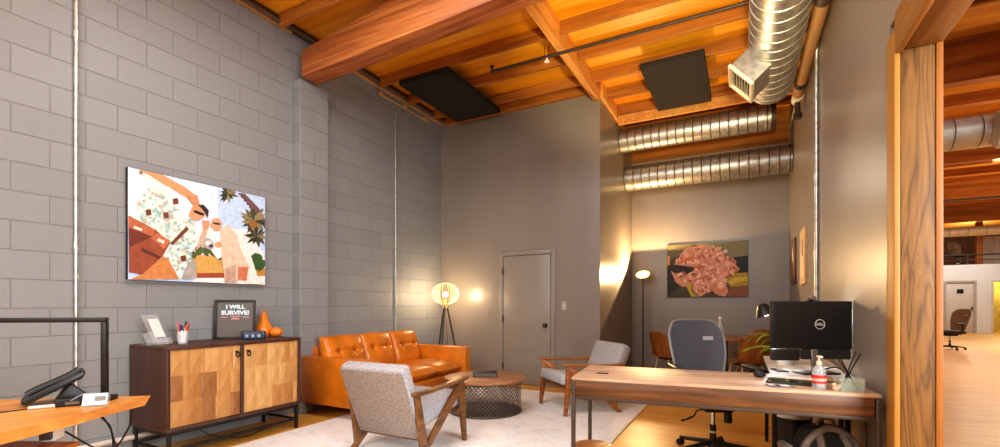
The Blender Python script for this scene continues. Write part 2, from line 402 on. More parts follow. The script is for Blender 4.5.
struct(MB().bounds(-2.41, XC, YB-.012, YB, 0, .1, .003).build('baseboard_back', M_door_paint))
struct(MB().bounds(XL+.02, -3.34, YB-.012, YB, 0, .1, .003).build('baseboard_back', M_door_paint))
struct(MB().bounds(XC+.0, XC+.012, YB, YR, 0, .1, .003).build('baseboard_recess', M_door_paint))
struct(MB().bounds(XC+.012, XR-.012, YR-.012, YR, 0, .1, .003).build('baseboard_rear', M_door_paint))
struct(MB().bounds(XR-.012, XR, 2.93, YR, 0, .1, .003).build('baseboard_right', M_door_paint))

# ------------------------------------------------------------------ conduits and pipes on the walls
t = thing('wall_conduit', 'tall grey conduit on block wall left of the large canvas', 'conduit', (XL, 1.548, 0))
b = MB(); b.tube([(.018, 0, .12), (.018, 0, 4.2)], .013, 10); b.build('tube', M_conduit, t)
for z in (.7, 1.66, 3.25):
    b = MB(); b.cyl((.018, 0, z-.025), (.018, 0, z+.025), .018, seg=10); b.build('coupling', M_conduit, t)
t = thing('wall_conduit', 'thin pale conduit on the far left wall behind the leather sofa', 'conduit', (XL, 5.14, 0))
b = MB(); b.tube([(.014, 0, .3), (.014, 0, 4.0)], .010, 8); b.build('tube', M_conduit, t)
for z in (3.85, 3.3):
    b = MB(); b.cyl((.014, 0, z-.025), (.014, 0, z+.025), .015, seg=8); b.build('coupling', M_conduit, t)
b = MB(); b.tube([(XL+.03, -1, .135), (XL+.03, 3.42, .135)], .022, 10)
tag(b.build('floor_pipe', plain('pale_pipe_paint', (205, 196, 186), .5)), 'pale painted pipe low on block wall behind table and sideboard', 'pipe')
t = thing('wall_conduit', 'bright steel conduit dropping down the right wall behind the monitor', 'conduit', (XR, 5.29, 0))
b = MB(); b.tube([(-.02, 0, .3), (-.02, 0, 3.55), (-.02, -.03, 3.72), (-.02, -.12, 3.80), (-.02, -2.2, 3.80)], .017, 10); b.build('tube', M_conduit, t)
for z in (1.7, 2.45, 3.2):
    b = MB(); b.cyl((-.02, 0, z-.03), (-.02, 0, z+.03), .023, seg=10); b.build('coupling', M_conduit, t)
struct(MB().bounds(XR-.03, XR, 3.2, YR-.3, 3.85, 3.885, .004).build('trim_8', plain('cream_strip', (212, 196, 168), .5)), 'cream strip along the top of the right wall')
t = thing('overhead_pipe', 'brown insulated pipe running beside the big duct at right wall', 'pipe', (.575, 0, 3.66))
MB().cyl((0, 4.45, 0), (0, 6.3, 0), .055, seg=14).build('pipe_wrap', wood('kraft_wrap', [(150, 108, 66), (178, 134, 86)], 'Y', 1, .7), t)
MB().cyl((0, 2.3, 0), (0, 4.45, 0), .06, seg=14).build('dark_pipe', plain('dark_pipe', (62, 44, 34), .6), t)
b = MB(); b.cyl((0, 5.95, 0), (0, 6.05, 0), .062, seg=14); b.build('pipe_band', M_black, t)
t = thing('valve_fitting', 'cream valve fitting at the end of the brown overhead pipe', 'valve', (.575, 6.36, 3.64))
b = MB(); b.cyl((0, -.06, 0), (0, .08, 0), .06, seg=14); b.cyl((0, .08, 0), (0, .12, 0), .035, seg=14); b.build('valve_body', M_cream, t)
b = MB(); b.cyl((0, .01, -.05), (0, .01, -.2), .03, seg=12); b.cyl((0, .01, -.18), (0, .01, -.24), .045, seg=12); b.build('drain', M_dkmetal, t)
t = thing('sprinkler_pipe', 'thin dark sprinkler pipe hung below the ceiling joists', 'pipe', (0, 4.82, 4.02))
b = MB(); b.tube([(-2.68, 0, 0), (.6, 0, 0)], .017, 10); b.build('pipe', M_dkmetal, t)
b = MB(); b.cyl((-2.66, 0, 0), (-2.66, 0, .06), .012); b.cyl((-2.66, 0, .06), (-2.66, 0, .065), .03); b.build('sprinkler_head', M_dkmetal, t)
b = MB(); b.cyl((-1.95, 0, -.015), (-1.95, 0, -.05), .012); b.cyl((-1.95, 0, -.05), (-1.95, 0, -.056), .03); b.build('sprinkler_head', M_white, t)
b = MB(); b.tube([(-1.93, 0, .0), (-1.93, 0, .13)], .004, 6); b.tube([(-1.98, 0, .0), (-1.98, 0, .13)], .004, 6); b.build('hanger', M_dkmetal, t)

# ------------------------------------------------------------------ ducts
def spiral_duct(b, p0, p1, r, pitch=.11, seg=32):
    p0, p1 = Vector(p0), Vector(p1); d = p1-p0; L = d.length; q = d.to_track_quat('Z', 'Y').to_matrix()
    prof = [(0, 0), (r, 0)]; z = pitch; q0 = q
    while z < L-.02:
        prof += [(r, z-.008), (r+.006, z-.004), (r+.006, z+.004), (r, z+.008)]; z += pitch
    prof += [(r, L), (0, L)]
    b.lathe(prof, p0, seg, M=q)
    z = pitch; n = (p1-p0).normalized()
    while z < L-.02:
        b.lathe([(r+.001, z+.008), (r+.0045, z+.010), (r+.001, z+.020)], p0, seg, M=q, mi=1); z += pitch
t = thing('spiral_duct', 'large spiral steel duct with a square register hanging along right wall', 'air duct', (0, 0, 0))
b = MB(); spiral_duct(b, (.28, -1.0, 3.70), (.28, 5.98, 3.70), .225, .16, 40); b.build('duct_tube', [M_galv, M_seamdark], t)
# register box, turned 45 degrees down and towards the room
Mr = rotY(R(-47))
def rp(x, y, z): return Vector((.28, 5.21, 3.70)) + Mr @ Vector((x, y, z))
b = MB()
def frust(b, x0, y0, x1, y1, z0, z1):
    a = [rp(-x0, -y0, z0), rp(x0, -y0, z0), rp(x0, y0, z0), rp(-x0, y0, z0)]; c = [rp(-x1, -y1, z1), rp(x1, -y1, z1), rp(x1, y1, z1), rp(-x1, y1, z1)]
    for i in range(4): b.face((a[i], a[(i+1) % 4], c[(i+1) % 4], c[i]))
Mr = rotY(R(48))                              # local -Z points down-left after the turn
frust(b, .14, .215, .14, .215, -.10, -.39)
bx = b.build('register_box', M_galv, t, smooth=False)
b = MB()
for sx in (-1, 1): b.box(rp(sx*.14, 0, -.39), (.028, .458, .03), Mr)
for sy in (-1, 1): b.box(rp(0, sy*.215, -.39), (.252, .028, .03), Mr)
b.build('register_frame', M_cream, bx)
b = MB()
b.box(rp(0, 0, -.30), (.26, .42, .006), Mr, mi=1)
for i in range(7): b.box(rp(-.105+.035*i, 0, -.375), (.004, .41, .036), Mr @ rotY(-.6))
b.build('register_louvres', [M_cream, M_black], bx)
t = thing('spiral_duct', 'upper of two spiral ducts crossing the recess, nearer the ceiling', 'air duct')
b = MB(); spiral_duct(b, (XC+.01, 7.52, 3.87), (.36, 7.52, 3.87), .175, .12, 32); b.build('duct_tube', [M_galv, M_seamdark], t)
b = MB(); b.cyl((.36, 7.52, 3.87), (.42, 7.52, 3.87), .18, seg=28); b.build('end_collar', M_dkmetal, t)
t = thing('spiral_duct', 'lower spiral duct crossing the recess against the rear wall', 'air duct')
b = MB(); spiral_duct(b, (XC+.01, 7.93, 3.36), (XR-.01, 7.93, 3.36), .205, .13, 32); b.build('duct_tube', [M_galv, M_seamdark], t)
b = MB(); b.cyl((.12, 7.93, 3.36), (.14, 7.93, 3.36), .213, seg=32); b.build('joint_band', M_galv, t)

# acoustic panels under the joists
def panel(label, x0, x1, y0, y1, m):
    t = thing('acoustic_panel', label, 'acoustic panel', ((x0+x1)/2, (y0+y1)/2, 4.085))
    w, d = x1-x0, y1-y0
    MB().box((0, 0, .035), (w, d, .07), bev=.008).build('felt_board', m, t)
    for sx in (-1, 1):
        for sy in (-1, 1):
            b = MB(); b.cyl((sx*w*.4, sy*d*.4, .07), (sx*w*.4, sy*d*.4, .08), .02); b.build('mounting_clip', M_iron, t)
panel('black acoustic panel hung under the joists at left, above the sofa', -3.97, -3.2, 4.67, 6.05, M_foam)
panel('dark grey acoustic panel hung near the big duct', -1.10, -.38, 5.72, 7.10, M_foam2)
b = MB(); b.cyl((XL+.03, 4.75, 4.12), (XL+.03, 5.9, 4.12), .012, seg=8)
for y in (4.8, 5.3, 5.8): b.box((XL+.04, y, 4.13), (.05, .05, .05), bev=.004)
tag(b.build('wall_fixture_rail', M_ledger), 'short pale rail with clips on wall beside the black panel', 'rail')

# ------------------------------------------------------------------ canvases (flat prints)
def homog(src):
    dst = [(0, 1), (1, 1), (1, 0), (0, 0)]; A = []; B = []
    for (x, y), (u, v) in zip(src, dst):
        A += [[x, y, 1, 0, 0, 0, -u*x, -u*y], [0, 0, 0, x, y, 1, -v*x, -v*y]]; B += [u, v]
    h = np.linalg.solve(np.array(A, float), np.array(B, float))
    def f(x, y):
        w = h[6]*x+h[7]*y+1
        return min(1, max(0, (h[0]*x+h[1]*y+h[2])/w)), min(1, max(0, (h[3]*x+h[4]*y+h[5])/w))
    return f
class Print:
    def __init__(self, w, h, H): self.w, self.h, self.H = w, h, H; self.b = MB(); self.m = []; self.k = {}; self.lay = 0
    def mat(self, c):
        if c not in self.k:
            self.k[c] = len(self.m); self.m.append(plain('print_ink_%d' % len(bpy.data.materials), c, .6, 0, .07, 25))
        return self.k[c]
    def poly(self, c, pts, raw=False):
        self.lay += 1; z = .00003*self.lay
        uv = pts if raw else [self.H(*p) for p in pts]
        tb = bmesh.new(); vs = [tb.verts.new(((u-.5)*self.w, -z, v*self.h)) for u, v in uv]
        try: tb.faces.new(vs)
        except ValueError: tb.free(); return
        tb.normal_update(); bmesh.ops.triangulate(tb, faces=tb.faces[:], ngon_method='EAR_CLIP'); self.b.merge(tb, self.mat(c))
    def blob(self, c, x, y, rx, ry, n=12, jit=.0, a0=0):
        pts = []
        for i in range(n):
            a = 2*PI*i/n; j = 1+random.uniform(-jit, jit); ca, sa = math.cos(a)*rx*j, math.sin(a)*ry*j
            pts.append((x+ca*math.cos(a0)-sa*math.sin(a0), y+ca*math.sin(a0)+sa*math.cos(a0)))
        self.poly(c, pts)
    def full(self, c): self.poly(c, [(0, 0), (1, 0), (1, 1), (0, 1)], True)
    def build(self, parent, y): 
        o = self.b.build('print', self.m, parent, smooth=False); o.location = (0, y, 0); return o
def canvas(name, label, loc, rz, w, h, d=.035, group=None, side=None):
    t = thing(name, label, 'picture', loc, rz, group)
    MB().box((0, d/2, h/2), (w, d, h), bev=.003).build('stretched_canvas', side or M_blackp, t)
    return t
# large photograph print on the block wall
t = canvas('canvas_print', 'large canvas photo of two people under palm trees on block wall', (XL+.04, 2.47, 1.425), R(90), 1.21, .915)
P = Print(1.206, .911, homog([(24, 24), (494, 130), (485, 430), (15, 408)]))
P.full((186, 206, 240))
P.poly((210, 222, 242), [(24, 24), (330, 95), (330, 240), (200, 330), (18, 250)])
P.poly((240, 238, 238), [(22, 60), (120, 90), (120, 210), (19, 215)])
P.poly((236, 228, 226), [(240, 230), (440, 240), (485, 330), (485, 430), (240, 418)])
P.poly((206, 160, 88), [(225, 345), (240, 325), (345, 330), (350, 395), (238, 392)]); P.poly((190, 134, 70), [(440, 372), (488, 374), (486, 400), (450, 400)])
for x, y in ((240, 325), (262, 312), (285, 315), (310, 320), (330, 328)): P.blob((84, 96, 54), x, y, 17, 15, 10, .3)
P.poly((158, 76, 48), [(250, 388), (345, 388), (345, 405), (250, 405)])
for x, y in ((445, 345), (460, 338), (475, 355), (470, 368), (450, 362)): P.blob((62, 90, 48), x, y, 17, 16, 10, .25)
P.poly((116, 84, 84), [(398, 113), (424, 116), (470, 165), (494, 205), (494, 240), (455, 185), (430, 147)])
for i in range(9): P.poly((88, 60, 62), [(412+9*i, 122+12*i), (421+9*i, 128+12*i), (424+9*i, 134+12*i), (410+9*i, 130+12*i)])
def palm(cx, cy, r, n):
    for i in range(n):
        a = 2*PI*i/n+random.uniform(-.2, .2); L = r*random.uniform(.75, 1.15); c = random.choice(((70, 72, 50), (104, 98, 66), (146, 130, 92), (52, 54, 40)))
        ex, ey = cx+L*math.cos(a), cy+L*math.sin(a); nx, ny = -math.sin(a)*r*.16, math.cos(a)*r*.16
        P.poly(c, [(cx, cy), ((cx+ex)/2+nx, (cy+ey)/2+ny), (ex, ey), ((cx+ex)/2-nx, (cy+ey)/2-ny)])
palm(366, 116, 36, 13); palm(452, 210, 52, 17); palm(462, 262, 42, 13); P.blob((150, 104, 60), 450, 222, 14, 14)
# person at left: shirt, raised arm, bag
P.poly((210, 148, 104), [(64, 34), (140, 44), (215, 92), (255, 122), (268, 152), (248, 164), (226, 134), (160, 92), (100, 76)])
P.poly((216, 222, 216), [(62, 36), (108, 60), (160, 96), (215, 190), (246, 226), (250, 268), (226, 330), (196, 408), (178, 408), (150, 335), (60, 220), (100, 120)])
P.poly((214, 222, 216), [(62, 36), (100, 60), (112, 130), (110, 260), (60, 220), (44, 202), (54, 152), (92, 116), (76, 80)])
for i in range(420):
    x, y = random.uniform(56, 246), random.uniform(70, 400)
    if y > 150+1.25*x or y < 20+.82*x-8 or y > 408-1.25*max(0, x-190) or (x < 90 and y < 120): continue
    s = random.uniform(4, 9); col = random.choice(((150, 186, 182), (170, 202, 196), (240, 238, 228), (140, 172, 172), (236, 236, 226), (190, 178, 160), (188, 206, 190)))
    P.poly(col, [(x-s, y-s*.5), (x+s*.5, y-s), (x+s, y+s*.6), (x-s*.4, y+s)])
for x, y in ((88, 180), (182, 142), (204, 338), (148, 190)): P.poly((118, 60, 44), [(x-9, y-8), (x+8, y-11), (x+11, y+8), (x-7, y+11)])
P.poly((150, 120, 84), [(62, 36), (74, 40), (70, 52), (60, 48)])
P.poly((112, 62, 40), [(218, 228), (226, 238), (170, 292), (160, 286)])
P.poly((196, 128, 74), [(120, 330), (150, 335), (188, 408), (22, 408), (60, 392)])
P.poly((146, 74, 48), [(20, 190), (112, 240), (160, 284), (132, 332), (62, 392), (18, 384)])
P.poly((178, 100, 68), [(20, 192), (110, 240), (100, 262), (20, 232)]); P.poly((110, 50, 34), [(20, 232), (100, 262), (22, 300), (20, 290)])
P.poly((184, 106, 72), [(95, 268), (118, 250), (160, 277), (138, 306)]); P.poly((236, 222, 206), [(120, 268), (142, 278), (138, 288), (116, 278)])
P.poly((92, 42, 30), [(62, 300), (128, 332), (120, 340), (60, 312)]); P.poly((236, 226, 214), [(38, 226), (66, 236), (64, 244), (36, 234)])
P.poly((214, 150, 112), [(225, 190), (240, 160), (268, 152), (284, 170), (280, 196), (258, 208), (236, 206)]); P.poly((52, 40, 38), [(258, 156), (278, 154), (296, 174), (292, 200), (282, 182), (270, 166)])
P.poly((40, 34, 34), [(246, 172), (280, 184), (278, 193), (264, 190), (244, 180)]); P.poly((206, 138, 100), [(226, 120), (258, 122), (264, 148), (240, 152)])
P.poly((166, 158, 152), [(220, 352), (248, 346), (246, 408), (196, 408)])
# person at right: bald, pale jacket
P.poly((244, 238, 232), [(300, 268), (336, 246), (342, 330), (322, 342), (292, 300)])
P.poly((220, 190, 168), [(332, 240), (362, 222), (388, 265), (420, 340), (440, 372), (396, 385), (384, 420), (346, 420), (335, 330)])
P.poly((240, 226, 218), [(380, 232), (406, 250), (440, 340), (466, 428), (420, 426), (432, 372), (400, 300)])
P.poly((188, 156, 138), [(346, 372), (384, 362), (382, 420), (344, 420)])
P.blob((216, 158, 122), 320, 222, 20, 22, 12, .08, .4); P.poly((60, 48, 44), [(310, 214), (334, 218), (334, 225), (310, 221)])
P.poly((206, 150, 120), [(272, 208), (298, 210), (292, 240), (276, 248)]); P.blob((208, 152, 120), 325, 292, 13, 11); P.poly((196, 120, 84), [(392, 368), (426, 368), (420, 415), (390, 412)])
P.blob((168, 160, 158), 290, 288, 24, 18, 12, .1, .5); P.blob((216, 210, 206), 292, 286, 12, 9); P.blob((70, 62, 62), 300, 296, 8, 6); P.poly((196, 168, 150), [(270, 246), (290, 244), (275, 290), (248, 310)])
P.build(t, 0)
# print on the rear recess wall
t = canvas('canvas_print', 'dark canvas print of a pink sculptural form and yellow fruit', (-.53, YR-.04, 1.34), 0, 1.23, .905)
P = Print(1.226, .901, homog([(152, 85), (603, 58), (605, 368), (152, 377)]))
P.full((78, 66, 52)); P.poly((134, 130, 96), [(300, 60), (603, 58), (603, 200), (520, 160), (440, 110)]); P.poly((112, 104, 70), [(152, 85), (300, 75), (250, 130), (152, 170)])
P.poly((40, 30, 28), [(152, 200), (230, 190), (320, 230), (290, 300), (220, 310), (152, 377)]); P.poly((36, 34, 36), [(520, 150), (603, 140), (605, 235), (540, 235)])
PK = ((220, 156, 132), (238, 188, 166), (200, 122, 98), (244, 206, 186), (176, 96, 80))
P.poly(PK[0], [(190, 192), (250, 104), (330, 86), (400, 86), (452, 132), (512, 172), (562, 214), (540, 228), (500, 238), (472, 272), (497, 340), (480, 368), (440, 362), (402, 322), (370, 352), (340, 372), (300, 342), (290, 302), (240, 318), (200, 292), (172, 228), (232, 262), (300, 226), (310, 206), (260, 200)])
for i in range(420):
    x, y = random.uniform(205, 545), random.uniform(92, 350)
    if abs((x-365)/190)**1.4+abs((y-205)/145)**1.4 > 1.0 or (x < 308 and 188 < y < 240): continue
    P.blob(random.choice(PK), x, y, random.uniform(4, 15), random.uniform(3, 11), 8, .4, random.uniform(0, 3))
for i in range(14): P.blob((222, 120, 56), 215+7*i, 186-3*i+random.uniform(-8, 8), 9, 6, 8, .3)
for i in range(26):
    x, y = random.uniform(300, 400), random.uniform(268, 345); P.blob(random.choice(((236, 190, 170), (176, 92, 74))), x, y, 6, 4, 8, .3)
P.blob((214, 140, 110), 445, 320, 44, 40, 12, .2); P.blob((236, 190, 166), 455, 305, 24, 20, 10, .2)
P.poly((178, 148, 46), [(482, 280), (530, 240), (602, 232), (604, 304), (510, 316)]); P.poly((206, 178, 70), [(488, 284), (535, 262), (602, 258), (602, 278), (510, 296)])
P.poly((140, 84, 62), [(500, 320), (604, 306), (605, 368), (490, 368)]); P.poly((194, 170, 52), [(258, 312), (290, 290), (292, 345), (330, 370), (290, 372)]); P.poly((70, 78, 52), [(192, 345), (236, 328), (262, 350), (224, 366)])
P.blob((210, 150, 90), 158, 170, 12, 28, 8, .2)
P.build(t, 0)
# two small prints seen nearly edge on, on the right wall
for nm, yy, z0, hh, ww, lab, cols in (('small_print', 7.6, 1.5, .63, .55, 'small portrait print on the right wall, farther of two', ((116, 92, 80), (160, 110, 90), (216, 194, 180))), ('small_print', 6.45, 1.46, .65, .5, 'small pale wooden-edged print on the right wall, nearer of two', ((206, 176, 138), (226, 204, 170), (120, 80, 60)))):
    t = canvas(nm, lab, (XR-.022, yy, z0), R(-90), ww, hh, .022, side=M_ledger if 'wooden' in lab else M_cab)
    P = Print(ww-.01, hh-.01, None); P.full(cols[0]); P.poly(cols[1], [(.2, .1), (.8, .15), (.7, .7), (.4, .85), (.15, .5)], True); P.poly(cols[2], [(.4, .55), (.65, .5), (.6, .8), (.42, .85)], True); P.build(t, 0)

# ------------------------------------------------------------------ rug
b = MB(); b.bounds(-3.82, -1.02, 2.2, 5.9, 0.0, .012, .004)
t = thing('area_rug', 'large off-white distressed area rug under the seating group', 'rug', (0, 0, .001))
b.build('rug_field', M_rug, t)
b = MB()
for x0, x1, y0, y1 in ((-3.83, -3.80, 2.19, 5.91), (-1.04, -1.01, 2.19, 5.91), (-3.8, -1.04, 2.19, 2.215), (-3.8, -1.04, 5.885, 5.91)): b.bounds(x0, x1, y0, y1, .0, .0122, .003)
b.build('rug_binding', M_rug_edge, t)
RUG = .0135

# ------------------------------------------------------------------ sofa
def cushion(b, c, sx, sy, sz, rot=None, dimples=(), n=18, mi=None, p=5):
    c = Vector(c); rot = rot or Matrix.Identity(3)
    def surf(sign):
        def f(u, v):
            a, d = 2*u-1, 2*v-1
            e = max(0, (1-abs(a)**p)*(1-abs(d)**p))**.42
            z = sz/2*(.55+.45*(1-a*a*.5-d*d*.5))*e
            x, y = a*sx/2*(1-.03*d*d), d*sy/2*(1-.03*a*a)
            if sign > 0:
                for (q, w) in dimples:
                    dd = ((x-q)**2+(y-w)**2); z -= .22*sz*math.exp(-dd/(2*.022**2)) + .07*sz*math.exp(-((x-q)**2)/(2*.015**2))*math.exp(-dd/(2*.10**2)) + .05*sz*math.exp(-((y-w)**2)/(2*.015**2))*math.exp(-dd/(2*.07**2))
            return c + rot @ Vector((x, y, sign*z))
        return f
    b.grid(surf(1), n, n, mi); 
    f2 = surf(-1); b.grid(lambda u, v: f2(1-u, v), n, n, mi)
    bmesh.ops.remove_doubles(b.bm, verts=b.bm.verts[:], dist=.0008)
    return b
t = thing('leather_sofa', 'tan leather three seat sofa with tufted back against block wall', 'sofa', (-3.86, 4.42, 0))
L = .965
b = MB(); b.bounds(-.50, .53, -L+.02, L-.02, .135, .31, .02); b.build('base', M_leather, t)
for s in (-1, 1):
    b = MB(); b.bounds(-.52, .555, s*L-(.0 if s < 0 else .15), s*L+(.15 if s < 0 else 0), .13, .645, .022); b.build('arm', M_leather, t)
b = MB(); b.prism([(-.52, .15), (-.34, .15), (-.40, .74), (-.52, .74)], (0, -L+.15, 0), (1, 0, 0), (0, 0, 1), (0, 2*L-.3, 0), bev=.025); b.build('back_frame', M_leather, t)
w = (2*L-.3)/3
for i in range(3):
    y = -L+.15+w*(i+.5)
    b = MB(); cushion(b, (.11, y, .385), .84, w-.004, .19, p=8); b.build('seat_cushion', M_leather, t)
    rot = rotY(R(72)) @ Matrix.Identity(3)
    rot = Matrix(((math.sin(R(16))*-1, 0, math.cos(R(16))), (0, 1, 0), (math.cos(R(16)), 0, math.sin(R(16))))).to_3x3()   # local x up the back, local z forward
    dm = [(.03, -w*.22), (.03, w*.22)]
    cc = Vector((-.27, y, .635))
    b = MB(); cushion(b, cc, .47, w-.002+(.05 if i == 0 else 0), .23, rot, dm, 30, p=8); cu = b.build('back_cushion', M_leather, t)
    for q, ww in dm:
        b = MB(); b.ball(cc+rot @ Vector((q, ww, .078)), .010, scale=(1, 1, .6), seg=10); b.build('tuft_button', M_seam, cu)
for sx in (-.42, .42):
    for sy in (-L+.09, L-.09):
        b = MB(); b.cyl((sx, sy, .15), (sx+(.02 if sx > 0 else -.02), sy, RUG if sx > 0 else 0), .026, .017, 14); b.build('leg', M_walnut, t)

# ------------------------------------------------------------------ Z-frame armchairs
def armchair(label, loc, rz, frame_mat):
    t = thing('lounge_armchair', label, 'armchair', loc, rz)
    X = .335
    for s in (-1, 1):
        o = (s*X-.019, 0, 0); U, V, N = (0, 1, 0), (0, 0, 1), (.038, 0, 0)
        b = MB(); b.prism([(-.36, 0), (-.295, 0), (.335, .505), (.315, .54), (.25, .535)], o, U, V, N, bev=.006); b.build('diagonal_leg', frame_mat, t)
        b = MB(); b.prism([(.335, .0), (.368, 0), (.335, .51), (.285, .495), (.255, .44)], o, U, V, N, bev=.005); b.build('front_leg', frame_mat, t)
        b = MB(); b.prism([(-.315, .52), (-.355, .52), (-.285, .05), (-.215, .105)], o, U, V, N, bev=.005); b.build('back_post', frame_mat, t)
        b = MB()
        pr = [(-.38, .515), (-.2, .512), (.3, .533), (.385, .548), (.38, .57), (.3, .562), (-.2, .54), (-.38, .545)]
        b.prism(pr, (s*X-.033, 0, 0), U, V, (.066, 0, 0), bev=.009); b.build('armrest', frame_mat, t)
    b = MB(); b.bounds(-X, X, -.235, -.2, .14, .19, .006); b.build('cross_rail', frame_mat, t)
    b = MB(); b.bounds(-X, X, .25, .285, .25, .29, .006); b.build('cross_rail', frame_mat, t)
    b = MB(); rot = rotX(R(9))
    b.box((0, .08, .345), (.62, .60, .125), rot, bev=.04, seg=3); b.build('seat_cushion', M_fabric, t)
    rot = rotX(R(-24)); rot = rotX(R(24))
    # back cushion : grey front, taupe rear shell
    c0, d = Vector((0, -.245, .16)), Vector((0, -.385, .92)).normalized(); nrm = Vector((0, d.z, -d.y))
    b = MB(); b.box(c0+d*.31+nrm*.045, (.625, .11, .61), Matrix.Rotation(math.atan2(-d.y, d.z), 3, 'X'), bev=.03, seg=3); b.build('back_cushion', M_fabric, t)
    b = MB(); b.box(c0+d*.30-nrm*.012, (.615, .012, .58), Matrix.Rotation(math.atan2(-d.y, d.z), 3, 'X'), bev=.004); b.build('back_panel', M_fabric_b, t)
    return t
armchair('grey tweed wooden armchair seen from behind, in front of the sideboard', (-2.51, 3.09, RUG), R(1), M_walnut)
armchair('grey tweed wooden armchair facing left beside the walnut desk', (-1.68, 5.17, RUG), R(136), wood('oak_walnut', [(104, 60, 28), (150, 92, 46), (176, 118, 66)], 'Y', 1.6, .4))

# ------------------------------------------------------------------ coffee table and book
CT = (-2.58, 4.52)
t = thing('coffee_table', 'round coffee table with wood top on a metal lattice drum', 'coffee table', (CT[0], CT[1], RUG))
b = MB(); b.cyl((0, 0, .36), (0, 0, .39), .46, seg=64, bev=.005); b.build('table_top', M_copper, t)
b = MB(); n = 56; Rr = .405
for k in range(n):
    for sg in (-1, 1):
        pts = []
        for i in range(13):
            a = 2*PI*k/n + sg*i/12*.85; pts.append((Rr*math.cos(a), Rr*math.sin(a), .02+.335*i/12))
        tb = bmesh.new(); q = []
        for p in pts:
            a = math.atan2(p[1], p[0]); ta = Vector((-math.sin(a), math.cos(a), 0))*.0055
            q.append((tb.verts.new(Vector(p)-ta), tb.verts.new(Vector(p)+ta)))
        for u, v in zip(q[:-1], q[1:]): tb.faces.new((u[0], u[1], v[1], v[0]))
        b.merge(tb)
b.build('lattice_drum', M_iron, t)
for z in (.012, .35):
    b = MB(); b.tube([(Rr*math.cos(2*PI*i/64), Rr*math.sin(2*PI*i/64), z) for i in range(64)], .011, 8, closed=True); b.build('rim_ring', M_iron, t)
b = MB(); b.cyl((0, 0, .002), (0, 0, .008), Rr-.005, seg=48); b.build('base_disc', M_dkmetal, t)
t = thing('hardcover_book', 'thick black book lying on the round coffee table', 'book', (-2.60, 4.55, RUG+.39), R(28))
b = MB(); b.box((0, 0, .003), (.27, .2, .006), bev=.001); b.box((0, 0, .047), (.27, .2, .006), bev=.001); b.box((-.132, 0, .025), (.006, .2, .05), bev=.001); b.build('cover', M_blackp, t)
b = MB(); b.box((0, 0, .025), (.255, .19, .038)); b.build('pages', plain('page_edges', (92, 88, 84), .8), t)

# ------------------------------------------------------------------ globe tripod lamp
t = thing('tripod_lamp', 'tripod floor lamp with glowing round wire globe in the corner', 'floor lamp', (-4.03, 5.82, 0))
for k in range(3):
    a = R(-75)+2*PI*k/3
    b = MB(); b.cyl((.025*math.cos(a), .025*math.sin(a), 1.2), (.27*math.cos(a), .27*math.sin(a), .0), .013, .012, 10); b.build('leg', M_dkmetal, t)
b = MB(); b.cyl((0, 0, 1.16), (0, 0, 1.22), .035, seg=16); b.cyl((0, 0, 1.22), (0, 0, 1.30), .02, seg=14); b.build('socket', M_brass_wire, t)
b = MB(); n = 26
for k in range(n):
    a = 2*PI*k/n; pts = [(math.cos(a)*.205*math.sin(q), math.sin(a)*.205*math.sin(q), 1.385+.165*math.cos(q)) for q in [R(14)+(PI-R(34))*i/14 for i in range(15)]]
    b.tube(pts, .0024, 5)
for z, r in ((1.225, .07), (1.545, .05)): b.tube([(r*math.cos(2*PI*i/24), r*math.sin(2*PI*i/24), z) for i in range(24)], .005, 6, closed=True)
b.build('globe_shade', M_brass_wire, t)
b = MB(); b.ball((0, 0, 1.37), .042); b.build('bulb', M_bulb, t)
b = MB(); b.tube(spline([(0, 0, 1.17), (.02, .03, .6), (.0, .05, .1), (.1, .2, .012), (.2, .35, .012)]), .004, 6); b.build('cord', M_blackp, t)

# torchiere by the recess wall
t = thing('torchiere_lamp', 'tall slim uplighter floor lamp glowing against the recess corner', 'floor lamp', (-1.47, 7.9, 0))
b = MB(); b.lathe([(0, 0), (.13, 0), (.13, .018), (.03, .03), (0, .03)]); b.build('base', M_dkmetal, t)
b = MB(); b.cyl((0, 0, .02), (0, 0, 1.66), .012, seg=12); b.build('pole', M_dkmetal, t)
TQ = rotX(R(36)); TH = Vector((0, 0, 1.72))
b = MB(); b.lathe([(0, -.03), (.03, -.03), (.10, -.012), (.135, .012), (.128, .012), (.09, -.004), (0, -.006)], TH, 32, M=TQ); hd = b.build('disc_head', plain('bronze_disc', (150, 120, 80), .5), t)
b = MB(); b.cyl(TH+TQ @ Vector((0, 0, -.003)), TH+TQ @ Vector((0, 0, .004)), .118, seg=32); b.build('led_disc', M_bowl, hd)

